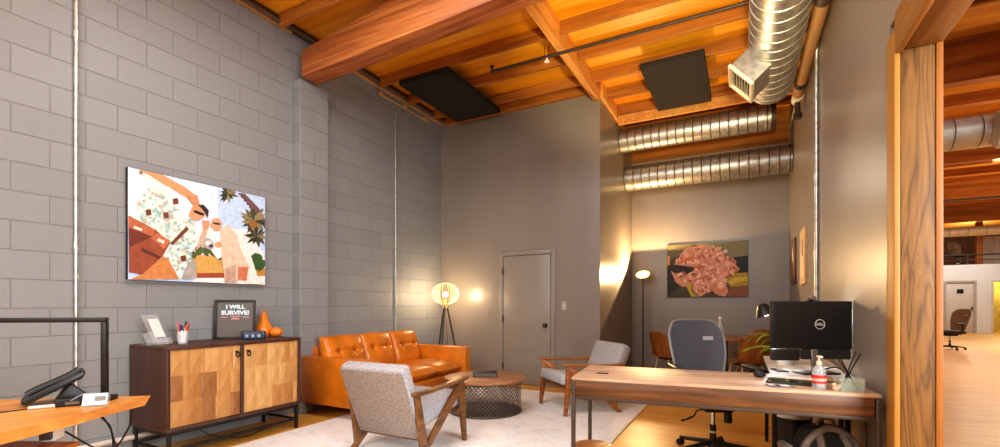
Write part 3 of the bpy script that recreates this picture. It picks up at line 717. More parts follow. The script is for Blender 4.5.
# ------------------------------------------------------------------ sideboard
SX0, SX1, SY0, SY1, SZ0, SZ1 = XL+.01, -3.872, 1.89, 3.09, .235, .895
t = thing('sideboard', 'dark wood sideboard with two mosaic block doors on a metal stand', 'sideboard', (0, 0, 0))
b = MB(); th = .028
b.bounds(SX0, SX1, SY0, SY1, SZ1-th, SZ1, .003); b.bounds(SX0, SX1, SY0, SY1, SZ0, SZ0+th, .003)
for y in (SY0, SY1-th, (SY0+SY1)/2-.014): b.bounds(SX0, SX1, y, y+th, SZ0+th, SZ1-th, .003)
b.bounds(SX0, SX0+.012, SY0+th, SY1-th, SZ0+th, SZ1-th)
b.build('cabinet_body', M_cab, t)
mid = (SY0+SY1)/2
for di, (y0, y1) in enumerate(((SY0+th+.003, mid-.016), (mid+.016, SY1-th-.003))):
    z0, z1 = SZ0+th+.003, SZ1-th-.003; b = MB(); b.bounds(SX1-.035, SX1-.012, y0, y1, z0, z1, mi=0)
    rows = 3; zs = [z0+(z1-z0)*k/rows for k in range(rows+1)]
    for r in range(rows):
        cuts = [0]; 
        while cuts[-1] < .93: cuts.append(cuts[-1]+random.choice((.17, .2, .22, .25)))
        cuts[-1] = 1.0; 
        for c in range(len(cuts)-1):
            ya, yb, za, zb = y0+(y1-y0)*cuts[c], y0+(y1-y0)*cuts[c+1], zs[r], zs[r+1]; xx = SX1-.012
            q = [(xx, ya, za), (xx, yb, za), (xx, yb, zb), (xx, ya, zb)]; ap = (SX1-.012+.010, ya+(yb-ya)*random.uniform(.35, .65), za+(zb-za)*random.uniform(.35, .65))
            m = random.choices((0, 1, 2, 3), (4, 4, 3, 1))[0]
            for k in range(4): b.face((q[k], q[(k+1) % 4], ap), mi=m)
    dr = b.build('door', M_tiles, t, smooth=False)
    hy = y1-.035 if di == 0 else y0+.035
    b = MB(); b.cyl((SX1-.012, hy, SZ1-.085), (SX1+.016, hy, SZ1-.085), .011, seg=12)
    b.tube([(SX1+.016, hy+.014*math.sin(a), SZ1-.107+.022*math.cos(a)) for a in [2*PI*i/16 for i in range(16)]], .005, 6, closed=True)
    b.build('ring_handle', M_black, dr)
b = MB()
for x in (SX0+.03, SX1-.03):
    b.bounds(x-.012, x+.012, SY0+.02, SY1-.02, SZ0-.03, SZ0-.001, .002); b.bounds(x-.01, x+.01, SY0+.02, SY1-.02, .08, .1, .002)
for y in (SY0+.03, SY1-.03): b.bounds(SX0+.02, SX1-.02, y-.01, y+.01, .08, .1, .002); b.bounds(SX0+.02, SX1-.02, y-.012, y+.012, SZ0-.03, SZ0-.001, .002)
b.build('stand_rails', M_black, t)
for x in (SX0+.03, SX1-.03):
    for y in (SY0+.03, SY1-.03):
        MB().bounds(x-.013, x+.013, y-.013, y+.013, 0, SZ0, .002).build('leg', M_black, t)
b = MB(); b.tube(spline([(XL+.05, 2.3, .4), (XL+.2, 2.35, .1), (XL+.4, 2.6, .008), (XL+.3, 2.9, .008)]), .004, 6)
tag(b.build('floor_cable', M_blackp), 'thin black cable trailing on floor beneath the sideboard', 'cable')

# things on the sideboard -------------------------------------------------
TZ = SZ1
def text_mesh(txt, size, name, m, parent, loc, rot, sx=1.0, off=.0, depth=.0008, align='CENTER'):
    cu = bpy.data.curves.new(name, 'FONT'); cu.body = txt; cu.size = size; cu.align_x = align; cu.align_y = 'CENTER'; cu.extrude = depth; cu.offset = off; cu.resolution_u = 3
    o = bpy.data.objects.new(name+'_src', cu); COL.objects.link(o)
    dg = bpy.context.evaluated_depsgraph_get(); me = bpy.data.meshes.new_from_object(o.evaluated_get(dg)); bpy.data.objects.remove(o)
    me.materials.clear(); me.materials.append(m); n = bpy.data.objects.new(name, me); COL.objects.link(n)
    n.parent = parent; n.location = loc; n.rotation_euler = rot; n.scale = (sx, 1, 1); return n
t = thing('framed_sign', 'black framed sign reading I will survive leaning on the sideboard', 'framed sign', (-4.262, 2.665, TZ), R(46))
t.rotation_euler = (R(-5), 0, R(46)); W, H = .345, .37
b = MB()
for s in (-1, 1): b.box((s*(W/2-.01), 0, H/2), (.02, .025, H), bev=.002)
for z in (.01, H-.01): b.box((0, 0, z), (W-.04, .025, .02), bev=.002)
b.build('frame', M_black, t)
pn = MB().box((0, .003, H/2), (W-.04, .008, H-.04)).build('poster', plain('poster_grey', (92, 84, 78), .5, var=.03), t)
M_ink = plain('poster_ice_blue', (206, 226, 236), .6, var=.02); M_inkr = plain('poster_rose', (202, 138, 138), .6)
text_mesh('I WILL', .050, 'lettering', M_ink, pn, (-.0, -.0025, .302), (R(90), 0, 0), 1.15, .0022)
text_mesh('SURVIVE!', .054, 'lettering', M_ink, pn, (0, -.0025, .246), (R(90), 0, 0), 1.10, .0022)
b = MB()
for x0, x1, z in ((-.12, -.065, .205), (.065, .12, .205), (-.045, .045, .213), (-.03, .03, .196), (-.035, .035, .187)): b.bounds(x0, x1, -.003, -.001, z-.004, z+.004)
b.build('ornament_lines', M_inkr, pn)
t = thing('gourd_vase', 'orange pear shaped ceramic gourd on the sideboard', 'vase', (-4.25, 2.955, TZ))
M_or = plain('orange_glaze', (222, 124, 34), .3, 0, .08, 8, coat=.3)
b = MB(); b.lathe([(0, 0), (.05, .0), (.075, .03), (.082, .06), (.072, .10), (.048, .15), (.034, .19), (.03, .22), (.02, .243), (0, .25)], seg=28); b.build('body', M_or, t)
b = MB(); b.tube([(0, 0, .245), (.006, 0, .26), (.016, 0, .27)], .007, 8); b.build('stem', M_or, t)
t = thing('gourd_vase', 'small round orange ceramic pumpkin next to the taller gourd', 'vase', (-4.125, 3.0, TZ))
b = MB(); seg = 40
def pum(u, v):
    a, q = 2*PI*u, PI*v; r = .06*(1+.05*math.cos(8*a))*math.sin(q); return (r*math.cos(a), r*math.sin(a), .048-.048*math.cos(q))
b.grid(pum, seg, 14); bmesh.ops.remove_doubles(b.bm, verts=b.bm.verts[:], dist=1e-4); b.build('body', M_or, t)
b = MB(); b.cyl((0, 0, .094), (.004, 0, .108), .008, .005, 8); b.build('stem', M_or, t)
t = thing('small_speaker', 'small dark blue box gadget in front of the framed sign', 'gadget', (-4.03, 2.70, TZ), R(46))
b = MB(); b.box((0, 0, .04), (.2, .085, .08), bev=.014, seg=3); b.build('case', plain('navy_plastic', (44, 50, 70), .35), t)
b = MB()
for i in range(3): b.box((-.05+.05*i, -.0435, .035), (.03, .002, .028), bev=.0008)
b.build('face_marks', plain('pale_blue_mark', (130, 146, 170), .4), t)
t = thing('sign_holder', 'clear acrylic slanted brochure holder with white sheet on sideboard', 'brochure holder', (-4.16, 2.0, TZ), R(118))
rot = rotX(R(-24)) 
b = MB(); b.box((0, .055, .125), (.17, .006, .26), rot, bev=.001); b.box((0, .04, .005), (.17, .13, .006), bev=.001); b.box((0, -.018, .03), (.17, .005, .05), rot)
b.box((-.083, .03, .06), (.004, .09, .1), rot); b.build('acrylic_shell', M_acrylic, t)
MB().box((.0, .045, .135), (.11, .002, .16), rot).build('white_sheet', M_white, t)
t = thing('glass_tumbler', 'short clear glass tumbler between brochure holder and pen cup', 'glass', (-4.08, 2.11, TZ))
b = MB(); b.lathe([(0, 0), (.032, 0), (.038, .1), (.035, .1), (.030, .008), (0, .008)], seg=24); b.build('tumbler_wall', M_glass, t)
t = thing('pen_cup', 'clear cup crowded with coloured pens on the sideboard', 'pen cup', (-4.21, 2.18, TZ))
b = MB(); b.lathe([(0, 0), (.036, 0), (.042, .1), (.039, .1), (.034, .006), (0, .006)], seg=24); b.build('cup_wall', M_glass, t)
for k, (cname, c) in enumerate((('orange', (226, 92, 36)), ('red', (190, 40, 44)), ('black', (34, 34, 40)), ('blue', (44, 62, 120)), ('white', (224, 220, 218)), ('pink', (206, 96, 110)), ('dark grey', (66, 64, 70)))):
    a = 2*PI*k/7; m = plain('pen_'+cname.replace(' ', '_'), c, .35)
    p0 = Vector((.014*math.cos(a), .014*math.sin(a), .008)); p1 = Vector((.042*math.cos(a+.3), .042*math.sin(a+.3), .150+.014*(k % 3)))
    t = thing('marker_pen', '%s pen standing in the clear cup on the sideboard' % cname, 'pen', (-4.21, 2.18, TZ), 0, 'pens in the clear cup')
    MB().cyl(p0, p0.lerp(p1, .7), .0068, seg=10).build('barrel', m if k % 2 else M_white, t); MB().cyl(p0.lerp(p1, .7), p1, .0078, seg=10, bev=.001).build('cap', m, t)

# ------------------------------------------------------------------ live edge table, foreground left
tip = Vector((-2.71, 1.25)); e1 = Vector((.44, -.90)).normalized(); e2 = Vector((-.80, -.60)).normalized(); TZL = .75
t = thing('live_edge_table', 'honey wood slab table in the near left corner beneath the metal frame', 'table', (0, 0, 0))
P2 = lambda a, c: tip+e1*a+e2*c
poly = []
for i in range(9): p = P2(.012*math.sin(i*1.7)*0+1.5*i/8, .008*math.sin(i*1.9)); poly.append(p)
for q in (P2(1.5, .85), ): poly.append(q)
for i in range(6): p = P2(1.2*(1-i/5)*0 + (1.5*(1-i/5) if i else 1.5), .85); 
poly.append(P2(0, .85)); poly.append(P2(-.005, .45)); poly.append(P2(.004, .2))
b = MB(); tb = bmesh.new()
cen = sum(poly, Vector((0, 0)))/len(poly)
top = [tb.verts.new((p.x, p.y, TZL)) for p in poly]; bot = [tb.verts.new((p.x+(cen.x-p.x)*.045, p.y+(cen.y-p.y)*.045, TZL-.045)) for p in poly]
tb.faces.new(top); tb.faces.new(bot[::-1]); k = len(poly)
for i in range(k): tb.faces.new((top[i], bot[i], bot[(i+1) % k], top[(i+1) % k]))
bmesh.ops.recalc_face_normals(tb, faces=tb.faces[:]); b.merge(tb)
b.build('slab_top', M_live, t)
for a, c in ((1.38, .1), (1.38, .75), (.2, .76)):
    p = P2(a, c); MB().bounds(p.x-.02, p.x+.02, p.y-.02, p.y+.02, 0, TZL-.045, .003).build('leg', M_black, t)
ang = math.atan2(e1.y, e1.x)
p = P2(.46, .42)
t = thing('drawer_pedestal', 'orange wood drawer pedestal under the slab table', 'drawer unit', (p.x, p.y, 0), ang)
MB().bounds(-.30, .30, -.25, .25, 0, .56, .004).build('carcass', M_live, t)
MB().bounds(-.31, .31, -.26, .26, .56, .58, .004).build('top_board', wood('red_brown_board', [(150, 86, 34), (184, 116, 54)], 'X', 1, .5), t)
for z in (.1, .27, .44):
    dr = MB().bounds(.30, .316, -.235, .235, z-.078, z+.078, .003).build('drawer', M_live, t); MB().bounds(.316, .335, -.06, .06, z-.006, z+.006, .003).build('pull', M_black, dr)
p = P2(.22, .18)
t = thing('power_strip', 'white power adapter lying on the drawer pedestal under the slab table', 'power adapter', (-2.90, .93, .581), ang+.4)
b = MB(); b.box((0, 0, .025), (.10, .05, .05), bev=.008); b.build('adapter_body', M_white, t)
b = MB(); b.box((.06, 0, .03), (.02, .045, .035), bev=.004); b.build('plug', M_iron, t)
for k, (o0, o1, o2) in enumerate((((-2.86, 1.08, .70), (-2.84, 1.15, .45), (-3.0, 1.30, .02)), ((-2.90, 1.06, .70), (-2.92, 1.18, .50), (-3.15, 1.40, .02)), ((-2.76, 1.19, .70), (-2.95, 1.16, .45), (-2.98, 1.0, .59)))):
    b = MB(); m2 = Vector(o0).lerp(Vector(o1), .5)+Vector((.02*(k-1), .03, 0)); b.tube(spline([o0, m2, o1, o2], 8), .0045, 6)
    tag(b.build('hanging_cable', M_blackp), 'black cable drooping beneath the slab table', 'cable', 'cables under the slab table')
# open steel frame standing along the far edge
u = e2; p = Vector((-2.785, 1.085))
t = thing('table_frame', 'thin black rectangular metal frame standing on the slab table', 'metal frame', (p.x, p.y, TZL), math.atan2(e2.y, e2.x))
b = MB(); b.bounds(-.012, .012, -.012, .012, .0, .385, .002); b.bounds(-.012, 1.0, -.012, .012, .385, .409, .002); b.bounds(.976, 1.0, -.012, .012, 0, .385, .002); b.build('frame_bars', M_black, t)
b = MB(); b.box((.0, 0, .013), (.085, .06, .026), bev=.004); b.build('foot', M_black, t)
b = MB(); b.box((.985, 0, .013), (.085, .06, .026), bev=.004); b.build('foot', M_black, t)
# desk phone seen from its back
p = P2(.22, .30)
t = thing('desk_phone', 'black desk phone tilted on its stand, seen from behind', 'telephone', (-2.94, .945, TZL), R(74)); t.scale = (.9, .9, .9)
b = MB(); prof = [(-.125, .015), (-.10, .012), (.11, .125), (.125, .16), (.115, .168), (.09, .158), (-.11, .045)]
b.prism(prof, (0, -.085, 0), (1, 0, 0), (0, 0, 1), (0, .17, 0), bev=.008); b.build('phone_body', M_blackp, t)
b = MB(); b.prism([(.0, 0), (.15, 0), (.14, .02), (.07, .095), (.045, .08)], (0, -.055, 0), (1, 0, 0), (0, 0, 1), (0, .11, 0), bev=.005); b.build('stand', M_black, t)
b = MB(); b.tube(spline([(-.10, -.062, .062), (-.05, -.062, .092), (.05, -.062, .138), (.1, -.062, .172)]), [.018]*10+[.02]*9, 10); b.build('handset', M_blackp, t)
# cards, stylus and pedestal block
t = thing('card_holder', 'clear holder of pale blue business cards on the slab table', 'card holder', (-2.658, 1.0, TZL), R(50))
b = MB(); b.box((0, .0, .003), (.10, .05, .005), bev=.001); b.box((0, .012, .025), (.10, .004, .05), rotX(R(-20))); b.build('holder', M_acrylic, t)
b = MB(); b.box((0, 0, .032), (.092, .008, .054), rotX(R(-20))); b.build('card_stack', plain('pale_blue_card', (182, 204, 220), .5), t)
b = MB(); b.box((.02, -.0055, .036), (.04, .001, .02), rotX(R(-20))); b.build('card_print', plain('card_brown', (120, 112, 104), .5), t)
t = thing('black_block', 'low black dock beside the business cards on the slab table', 'dock', (-2.775, .965, TZL), R(60))
MB().box((0, 0, .019), (.12, .07, .036), bev=.004).build('dock_body', M_black, t)
b = MB(); b.box((0, -.0355, .016), (.05, .002, .012)); b.build('front_plate', M_iron, t)
t = thing('cable_stylus', 'silver stylus with a cable lying on the slab table', 'stylus', (-2.80, .87, TZL), R(62))
b = MB(); b.cyl((-.055, 0, .009), (.055, 0, .009), .008, seg=12, bev=.002); b.build('barrel', plain('silver_plastic', (196, 192, 188), .35), t)
b = MB(); b.tube(spline([(-.055, 0, .006), (-.15, -.02, .005), (-.24, .03, .005), (-.4, .06, .005)]), .003, 6); b.build('cable', M_blackp, t)
b = MB(); b.tube(spline([(-2.775, .925, TZL+.006), (-2.73, .965, TZL+.045), (-2.73, 1.0, TZL+.05), (-2.76, 1.03, TZL+.01)]), .0045, 8)
tag(b.build('grey_cable', plain('grey_cable_jacket', (118, 122, 134), .4)), 'grey cable looping between stylus and dock on slab table', 'cable')

# ------------------------------------------------------------------ main desk
DZ = .765; DA = R(6.5); DW, DD = 1.585, .62
t = thing('walnut_desk', 'walnut desk with pale top and thin steel legs in foreground', 'desk', (-.95, 2.76, 0), DA)
b = MB(); b.bounds(0, DW, 0, DD, DZ-.018, DZ, .002); b.build('desk_top', M_desktop, t)
b = MB(); b.bounds(.015, DW-.03, .004, .022, DZ-.118, DZ-.018, .002); b.build('apron', M_walnut_x, t)
b = MB(); b.bounds(.015, .033, .022, DD-.03, DZ-.118, DZ-.018, .002); b.bounds(DW-.05, DW-.03, .022, DD-.03, DZ-.118, DZ-.018, .002); b.bounds(.033, DW-.05, DD-.05, DD-.03, DZ-.118, DZ-.018, .002); b.build('side_aprons', M_walnut_x, t)
b = MB(); b.bounds(.0, DW, .0, .02, DZ-.137, DZ-.118, .002); b.bounds(0, DW, DD-.04, DD-.02, DZ-.137, DZ-.118, .002); b.bounds(0, .02, .02, DD-.04, DZ-.137, DZ-.118, .002); b.bounds(DW-.02, DW, .02, DD-.04, DZ-.137, DZ-.118, .002); b.build('frame_rail', M_dkmetal, t)
for x in (.0, DW-.022):
    for y in (.0, DD-.045):
        MB().bounds(x-.002, x+.022, y-.003, y+.022, 0, DZ-.02, .002).build('leg', M_dkmetal, t)
b = MB()
for x in (.01, DW-.012):
    for z in (.05, .075, .1): b.cyl((x, -.003, DZ-z), (x, -.008, DZ-z), .004, seg=8)
b.build('bolts', M_black, t)
b = MB(); b.box((.16, .22, DZ+.002), (.075, .04, .004), bev=.0015); b.build('cable_grommet', M_black, t)
DM = Matrix.Translation((-.95, 2.76, 0)) @ Matrix.Rotation(DA, 4, 'Z')
def dk(x, y, z=DZ): return tuple(DM @ Vector((x, y, z)))
# return along the right wall
t = thing('return_desk', 'pale return desk running along the right wall behind the monitor', 'desk', (0, 0, 0))
MB().bounds(.17, XR-.02, 3.60, 4.75, .735, .76, .003).build('desk_top', M_return, t)
for x, y in ((.195, 3.64), (.195, 4.72), (XR-.05, 4.72), (XR-.05, 3.64)): MB().bounds(x-.014, x+.014, y-.014, y+.014, 0, .735, .002).build('leg', M_black, t)
b = MB(); b.bounds(.18, .20, 3.62, 4.74, .70, .735); b.bounds(XR-.06, XR-.04, 3.62, 4.74, .70, .735); b.build('frame_rail', M_black, t)
# round stool under the left end
t = thing('round_stool', 'low round brown wooden stool under the left end of desk', 'stool', (-.90, 3.07, 0))
b = MB(); b.cyl((0, 0, .23), (0, 0, .262), .125, seg=40, bev=.006); b.build('seat', M_walnut_z, t)
b = MB(); b.lathe([(0, 0), (.10, 0), (.118, .12), (.115, .23), (0, .23)], seg=36); b.build('drum_base', M_walnut_z, t)

# monitor, seen from behind
mc = Vector((.405, 3.675)); MA = R(26)
t = thing('computer_monitor', 'large black computer monitor seen from behind on the desk', 'monitor', (mc.x, mc.y, .76), MA)
b = MB(); b.box((0, .0, .325), (.525, .035, .318), bev=.008); b.build('back_shell', plain('monitor_shell', (40, 38, 38), .4, var=.04), t)
b = MB(); b.box((0, .0185, .325), (.51, .004, .30)); b.build('screen', plain('screen_glow', (70, 84, 100), .2), t)
b = MB(); b.box((-.17, -.002, .126), (.18, .034, .075), bev=.006); b.box((.10, .004, .130), (.32, .022, .07), bev=.006); b.build('speaker_bar', plain('speaker_bar_grey', (52, 49, 49), .4, var=.04), t)
b = MB(); b.box((.02, -.012, .09), (.05, .02, .15), rotX(R(-8)), bev=.005); b.build('stand_neck', M_chrome, t)
b = MB(); b.box((.03, -.01, .008), (.24, .13, .014), bev=.006); b.build('stand_base', M_blackp, t)
b = MB(); b.tube([(.05+.031*math.cos(2*PI*i/32), -.0185, .33+.031*math.sin(2*PI*i/32)) for i in range(32)], .0028, 6, closed=True); M_logo = plain('logo_silver', (206, 206, 206), .4, 0, .02); lg = b.build('logo_ring', M_logo, t)
text_mesh('DELL', .022, 'logo_lettering', M_logo, lg, (.05, -.0185, .33), (R(90), 0, 0), 1.0, .0012)
t = thing('webcam', 'small silver webcam clipped on top of the monitor', 'webcam', (mc.x+.01, mc.y+.005, .76+.485), MA)
b = MB(); b.cyl((0, -.02, .018), (0, .025, .018), .017, seg=16, bev=.003); b.build('camera_barrel', M_chrome, t)
b = MB(); b.box((0, 0, .003), (.05, .035, .007), bev=.002); b.build('clip', M_blackp, t)
# desk lamp with a real light
t = thing('desk_lamp', 'black desk lamp with cone head peeking out left of monitor', 'desk lamp', (.30, 4.45, .76))
b = MB(); b.lathe([(0, 0), (.08, 0), (.08, .015), (.02, .025), (0, .025)]); b.build('base', M_black, t)
b = MB(); b.tube(spline([(0, 0, .02), (.05, .02, .2), (.02, .0, .42), (-.07, -.0, .45)], 8), .008, 8); b.build('arm', M_black, t)
hd = Vector((-.13, 0, .40)); Mq = rotY(R(-22))
b = MB(); b.lathe([(.02, .07), (.035, .06), (.085, -.03), (.080, -.03), (.032, .052), (.0, .055)], hd, 24, M=Mq); b.build('cone_shade', M_black, t)
b = MB(); b.ball(hd+Mq @ Vector((0, 0, -.01)), .028); b.build('bulb', glow('cool_bulb', (236, 240, 255), 12), t)

# desk-top things
def bottle():
    x, y, z = dk(1.34, .10)
    t = thing('sanitizer_bottle', 'clear pump bottle with red label on the desk', 'bottle', (x, y, z+.001), DA)
    b = MB(); b.lathe([(0, 0), (.030, 0), (.033, .006), (.033, .095), (.026, .115), (.012, .125), (.012, .13), (0, .13)], seg=28); b.build('bottle_body', glass('sanitizer_gel', (224, 232, 236), .05, .3), t)
    b = MB(); b.lathe([(.0336, .03), (.0336, .075)], seg=28); b.build('red_label', plain('red_label', (196, 42, 40), .5, var=.03), t)
    b = MB(); b.lathe([(.0339, .042), (.0339, .058)], seg=28); b.build('label_band', plain('pale_label_print', (226, 160, 150), .5), t)
    b = MB(); b.cyl((0, 0, .128), (0, 0, .148), .014, seg=16); b.cyl((0, 0, .148), (0, 0, .168), .006, seg=10); b.box((.0, -.012, .173), (.022, .05, .012), bev=.004); b.build('pump', plain('beige_pump', (222, 196, 176), .4), t)
bottle()
x, y, z = dk(1.475, .10)
t = thing('reed_diffuser', 'square glass diffuser with green liquid at the desk corner', 'diffuser', (x, y, z+.001), DA)
b = MB(); h = .07; w2 = .052
for s in (-1, 1): b.box((s*w2, 0, h/2), (.005, .105, h)); b.box((0, s*w2, h/2), (.10, .005, h))
b.box((0, 0, .004), (.10, .10, .008)); b.build('glass_box', glass('diffuser_glass', (216, 228, 220), .03, .2), t)
b = MB(); b.box((0, 0, .024), (.097, .097, .032)); b.build('green_liquid', glass('green_liquid', (138, 176, 128), .05, .5), t)
for k, (x0, x1, y1, zt) in enumerate(((-.035, .035, .02, .205), (.035, -.05, .02, .175), (-.03, .045, -.02, .20), (.032, -.04, -.02, .165))):
    x, y, z = dk(1.475, .10)
    b = MB(); b.cyl((x0, -y1*.5, .012), (x1, y1, zt), .0035, seg=6)
    o = b.build('diffuser_reed', M_black); o.location = (x, y, z+.001); o.rotation_euler = (0, 0, DA); tag(o, 'thin black reed leaning in the square glass diffuser', 'reed', 'reeds in the diffuser')
x, y, z = dk(1.405, .055)
t = thing('beige_figurine', 'tiny beige lump ornament between pump bottle and diffuser', 'ornament', (x, y, z), DA)
b = MB(); b.ball((0, 0, .014), .015, scale=(1.1, .9, .95)); b.ball((-.008, 0, .032), .011); b.ball((.014, 0, .025), .009); b.build('body', plain('beige_clay', (214, 170, 138), .6), t)
b = MB(); b.cyl((0, -.0, .03), (.0, -.004, .042), .006, .003, 8); b.build('tip', plain('rust_clay', (160, 92, 66), .6), t)
x, y, z = dk(1.18, .10)
t = thing('black_tablet', 'black tablet lying flat behind the pump bottle on desk', 'tablet', (*dk(1.24, .26)[:2], z), DA+R(-12))
b = MB(); b.box((0, 0, .006), (.25, .17, .010), bev=.004); b.build('tablet_body', M_blackp, t)
b = MB(); b.box((0, 0, .0115), (.23, .15, .001)); b.build('tablet_glass', plain('tablet_glass', (40, 42, 48), .1), t)
t = thing('pocket_card', 'dark blue and white card lying near the desk front edge', 'card', (*dk(1.16, .115)[:2], z), DA+.2)
b = MB(); b.box((0, 0, .0015), (.13, .07, .003), bev=.001); b.build('card_sheet', plain('navy_card', (58, 66, 92), .4), t)
b = MB(); b.box((.025, .0, .0033), (.05, .045, .0006)); b.box((-.04, .01, .0033), (.03, .03, .0006)); b.build('card_marks', M_white, t)
t = thing('white_sheet', 'white paper sheet under the tablet on the desk', 'paper', (*dk(1.33, .36)[:2], z), DA-.3)
MB().box((0, 0, .0006), (.21, .29, .001)).build('sheet', M_white, t)
t = thing('computer_mouse', 'dark computer mouse on the desk left of the monitor', 'mouse', (*dk(1.10, .42)[:2], z), DA+.4)
b = MB(); b.ball((0, 0, .0185), .03, scale=(1.0, 1.6, .6)); b.build('mouse_body', M_blackp, t)
b = MB(); b.cyl((-.003, .02, .033), (.003, .02, .033), .006, seg=10); b.build('scroll_wheel', M_iron, t)
t = thing('smartphone', 'small dark phone lying at the return desk corner', 'phone', (.23, 3.72, .76), .3)
MB().box((0, 0, .005), (.07, .14, .008), bev=.003).build('phone_body', M_blackp, t)
b = MB(); b.box((0, 0, .0092), (.064, .13, .0006)); b.build('phone_glass', plain('phone_glass', (36, 38, 44), .1), t)
b = MB(); b.tube(spline([(.45, 3.60, .79), (.52, 3.50, .83), (.56, 3.36, .79), (.50, 3.28, .772), (.40, 3.24, .772)], 8), .004, 6)
tag(b.build('monitor_cable', M_blackp), 'black cable arching from monitor base over the desk', 'cable')
b = MB(); b.tube(spline([(XR-.02, 3.3, .62), (XR-.01, 3.35, .45), (XR-.03, 3.25, .3), (XR-.02, 3.2, .02)], 8), .004, 6)
tag(b.build('wall_cable', M_blackp), 'thin black cable hanging on right wall under the desk', 'cable')

# potted plant behind the monitor
t = thing('potted_plant', 'green strappy leaved plant in pot behind the monitor', 'plant', (.29, 4.14, .76))
b = MB(); b.lathe([(0, 0), (.05, 0), (.068, .11), (.062, .11), (.05, .09), (0, .09)], seg=24); b.build('pot', M_white, t)
M_leaf = plain('leaf_green', (128, 158, 52), .45, 0, .2, 12); M_leaf2 = plain('leaf_yellow', (176, 184, 66), .45, 0, .15, 12)
random.seed(5)
for k in range(15):
    a = R(150)+random.uniform(-.75, .75) if k < 9 else random.uniform(0, 2*PI); Ln = random.uniform(.16, .30); hgt = random.uniform(.02, .15)
    if k == 0: a, Ln, hgt = R(196), .31, .045
    pts = bez((0, 0, .09), (.3*Ln*math.cos(a), .3*Ln*math.sin(a), .09+hgt*1.3), (.7*Ln*math.cos(a), .7*Ln*math.sin(a), .11+hgt*1.2), (Ln*math.cos(a), Ln*math.sin(a), .06+hgt*.7), 10)
    b = MB(); sd = Vector((-math.sin(a), math.cos(a), .3))
    def lf(u, v, pts=pts, sd=sd):
        i = min(int(u*10), 9); p = pts[i].lerp(pts[i+1], u*10-i); w = .017*math.sin(PI*min(1, u*.9+.1))**.7; return p+sd*(2*v-1)*w+Vector((0, 0, -.008*(1-abs(2*v-1))))
    b.grid(lf, 12, 4); b.build('leaf', M_leaf2 if k % 3 == 0 else M_leaf, t)

# ------------------------------------------------------------------ office chairs
def office_chair(label, loc, rz, mesh_m, group=None, lever=True):
    t = thing('office_chair', label, 'office chair', loc, rz, group)      # faces local +Y
    # backrest
    def bk(u, v):
        z = .52+.56*v; half = (.17+.07*math.sin(min(1, v*1.15)*PI*.62))*(1-.16*max(0, v-.8)/.2*((2*u-1)**2))
        x = (2*u-1)*half; y = -.225-.16*v+.045*math.sin(v*PI)*.6-.05*(1-(2*u-1)**2)
        if v > .9: z -= .03*(2*u-1)**4
        return (x, y, z)
    b = MB(); b.grid(bk, 16, 18, thick=.006); b.build('back_mesh', mesh_m, t)
    edge = [bk(0, i/16) for i in range(17)]+[bk(i/12, 1) for i in range(1, 13)]+[bk(1, 1-i/16) for i in range(1, 17)]+[bk(1-i/12, 0) for i in range(1, 12)]
    b = MB(); b.tube(edge, .012, 8, closed=True); b.build('back_frame', plain('chair_frame_grey', (128, 126, 126), .4), t)
    b = MB(); b.tube(spline([(0, -.1, .40), (0, -.27, .43), (0, -.325, .55), (0, -.375, .75)], 6), .022, 8); b.build('back_spine', M_blackp, t)
    bm_ = MB(); bm_.box((-.11, bk(.25, .72)[1]+.014, .92), (.085, .003, .035), rotX(R(12)) @ rotZ(R(-10))); bm_.build('back_reflection', plain('painted_reflection', (176, 178, 190), .5), t)  # pale slip standing in for a reflection on the mesh
    b = MB(); b.box((0, .02, .465), (.50, .48, .07), bev=.03, seg=3); b.build('seat', plain('dark_seat', (48, 46, 48), .9), t)
    b = MB(); b.box((0, 0, .40), (.22, .26, .07), bev=.01); b.build('tilt_mechanism', M_blackp, t)
    for s in (-1, 1):
        b = MB(); b.tube(spline([(s*.2, -.02, .43), (s*.30, -.02, .45), (s*.315, -.02, .62), (s*.31, .0, .69)], 6), .017, 8); b.build('arm_support', M_blackp, t)
        b = MB(); b.box((s*.31, .04, .705), (.085, .27, .032), rotX(R(-3)), bev=.014, seg=3); b.build('arm_pad', M_blackp, t)
    b = MB(); b.cyl((0, 0, .23), (0, 0, .40), .016, seg=16); b.build('gas_lift', M_chrome, t)
    b = MB(); b.cyl((0, 0, .07), (0, 0, .24), .027, .024, 18); b.build('lift_sleeve', M_blackp, t)
    b = MB(); b.cyl((0, 0, .175), (0, 0, .19), .026, seg=18); b.build('lift_label', M_white, t)
    b = MB(); b.cyl((0, 0, .06), (0, 0, .11), .045, .035, 18)
    for k in range(5):
        a = 2*PI*k/5+.3; b.tube([(.03*math.cos(a), .03*math.sin(a), .095), (.30*math.cos(a), .30*math.sin(a), .065)], [.022, .015], 8)
    b.build('star_base', M_blackp, t)
    for k in range(5):
        a = 2*PI*k/5+.3; x, y = .30*math.cos(a), .30*math.sin(a); tx, ty = -math.sin(a)*.02, math.cos(a)*.02
        b = MB(); b.cyl((x, y, .03), (x, y, .07), .008); b.cyl((x+tx, y+ty, .028), (x+tx*.3, y+ty*.3, .028), .028, seg=16); b.cyl((x-tx, y-ty, .028), (x-tx*.3, y-ty*.3, .028), .028, seg=16); b.build('caster', M_blackp, t)
    if lever:
        b = MB(); b.tube(spline([(.08, .04, .37), (.15, .05, .365), (.18, .05, .32), (.28, .06, .285)], 5), [.006]*11+[.009]*5, 8); b.build('height_lever', M_blackp, t)
        b = MB(); b.cyl((-.09, .06, .38), (-.095, .06, .27), .03, seg=14, bev=.004); b.build('tension_knob', M_blackp, t)
    return t
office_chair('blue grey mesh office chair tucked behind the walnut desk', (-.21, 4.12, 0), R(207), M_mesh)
wc = office_chair('tan mesh office chair alone on the warehouse floor', (4.96, 16.6, 0), R(120), M_tanmesh, lever=False)

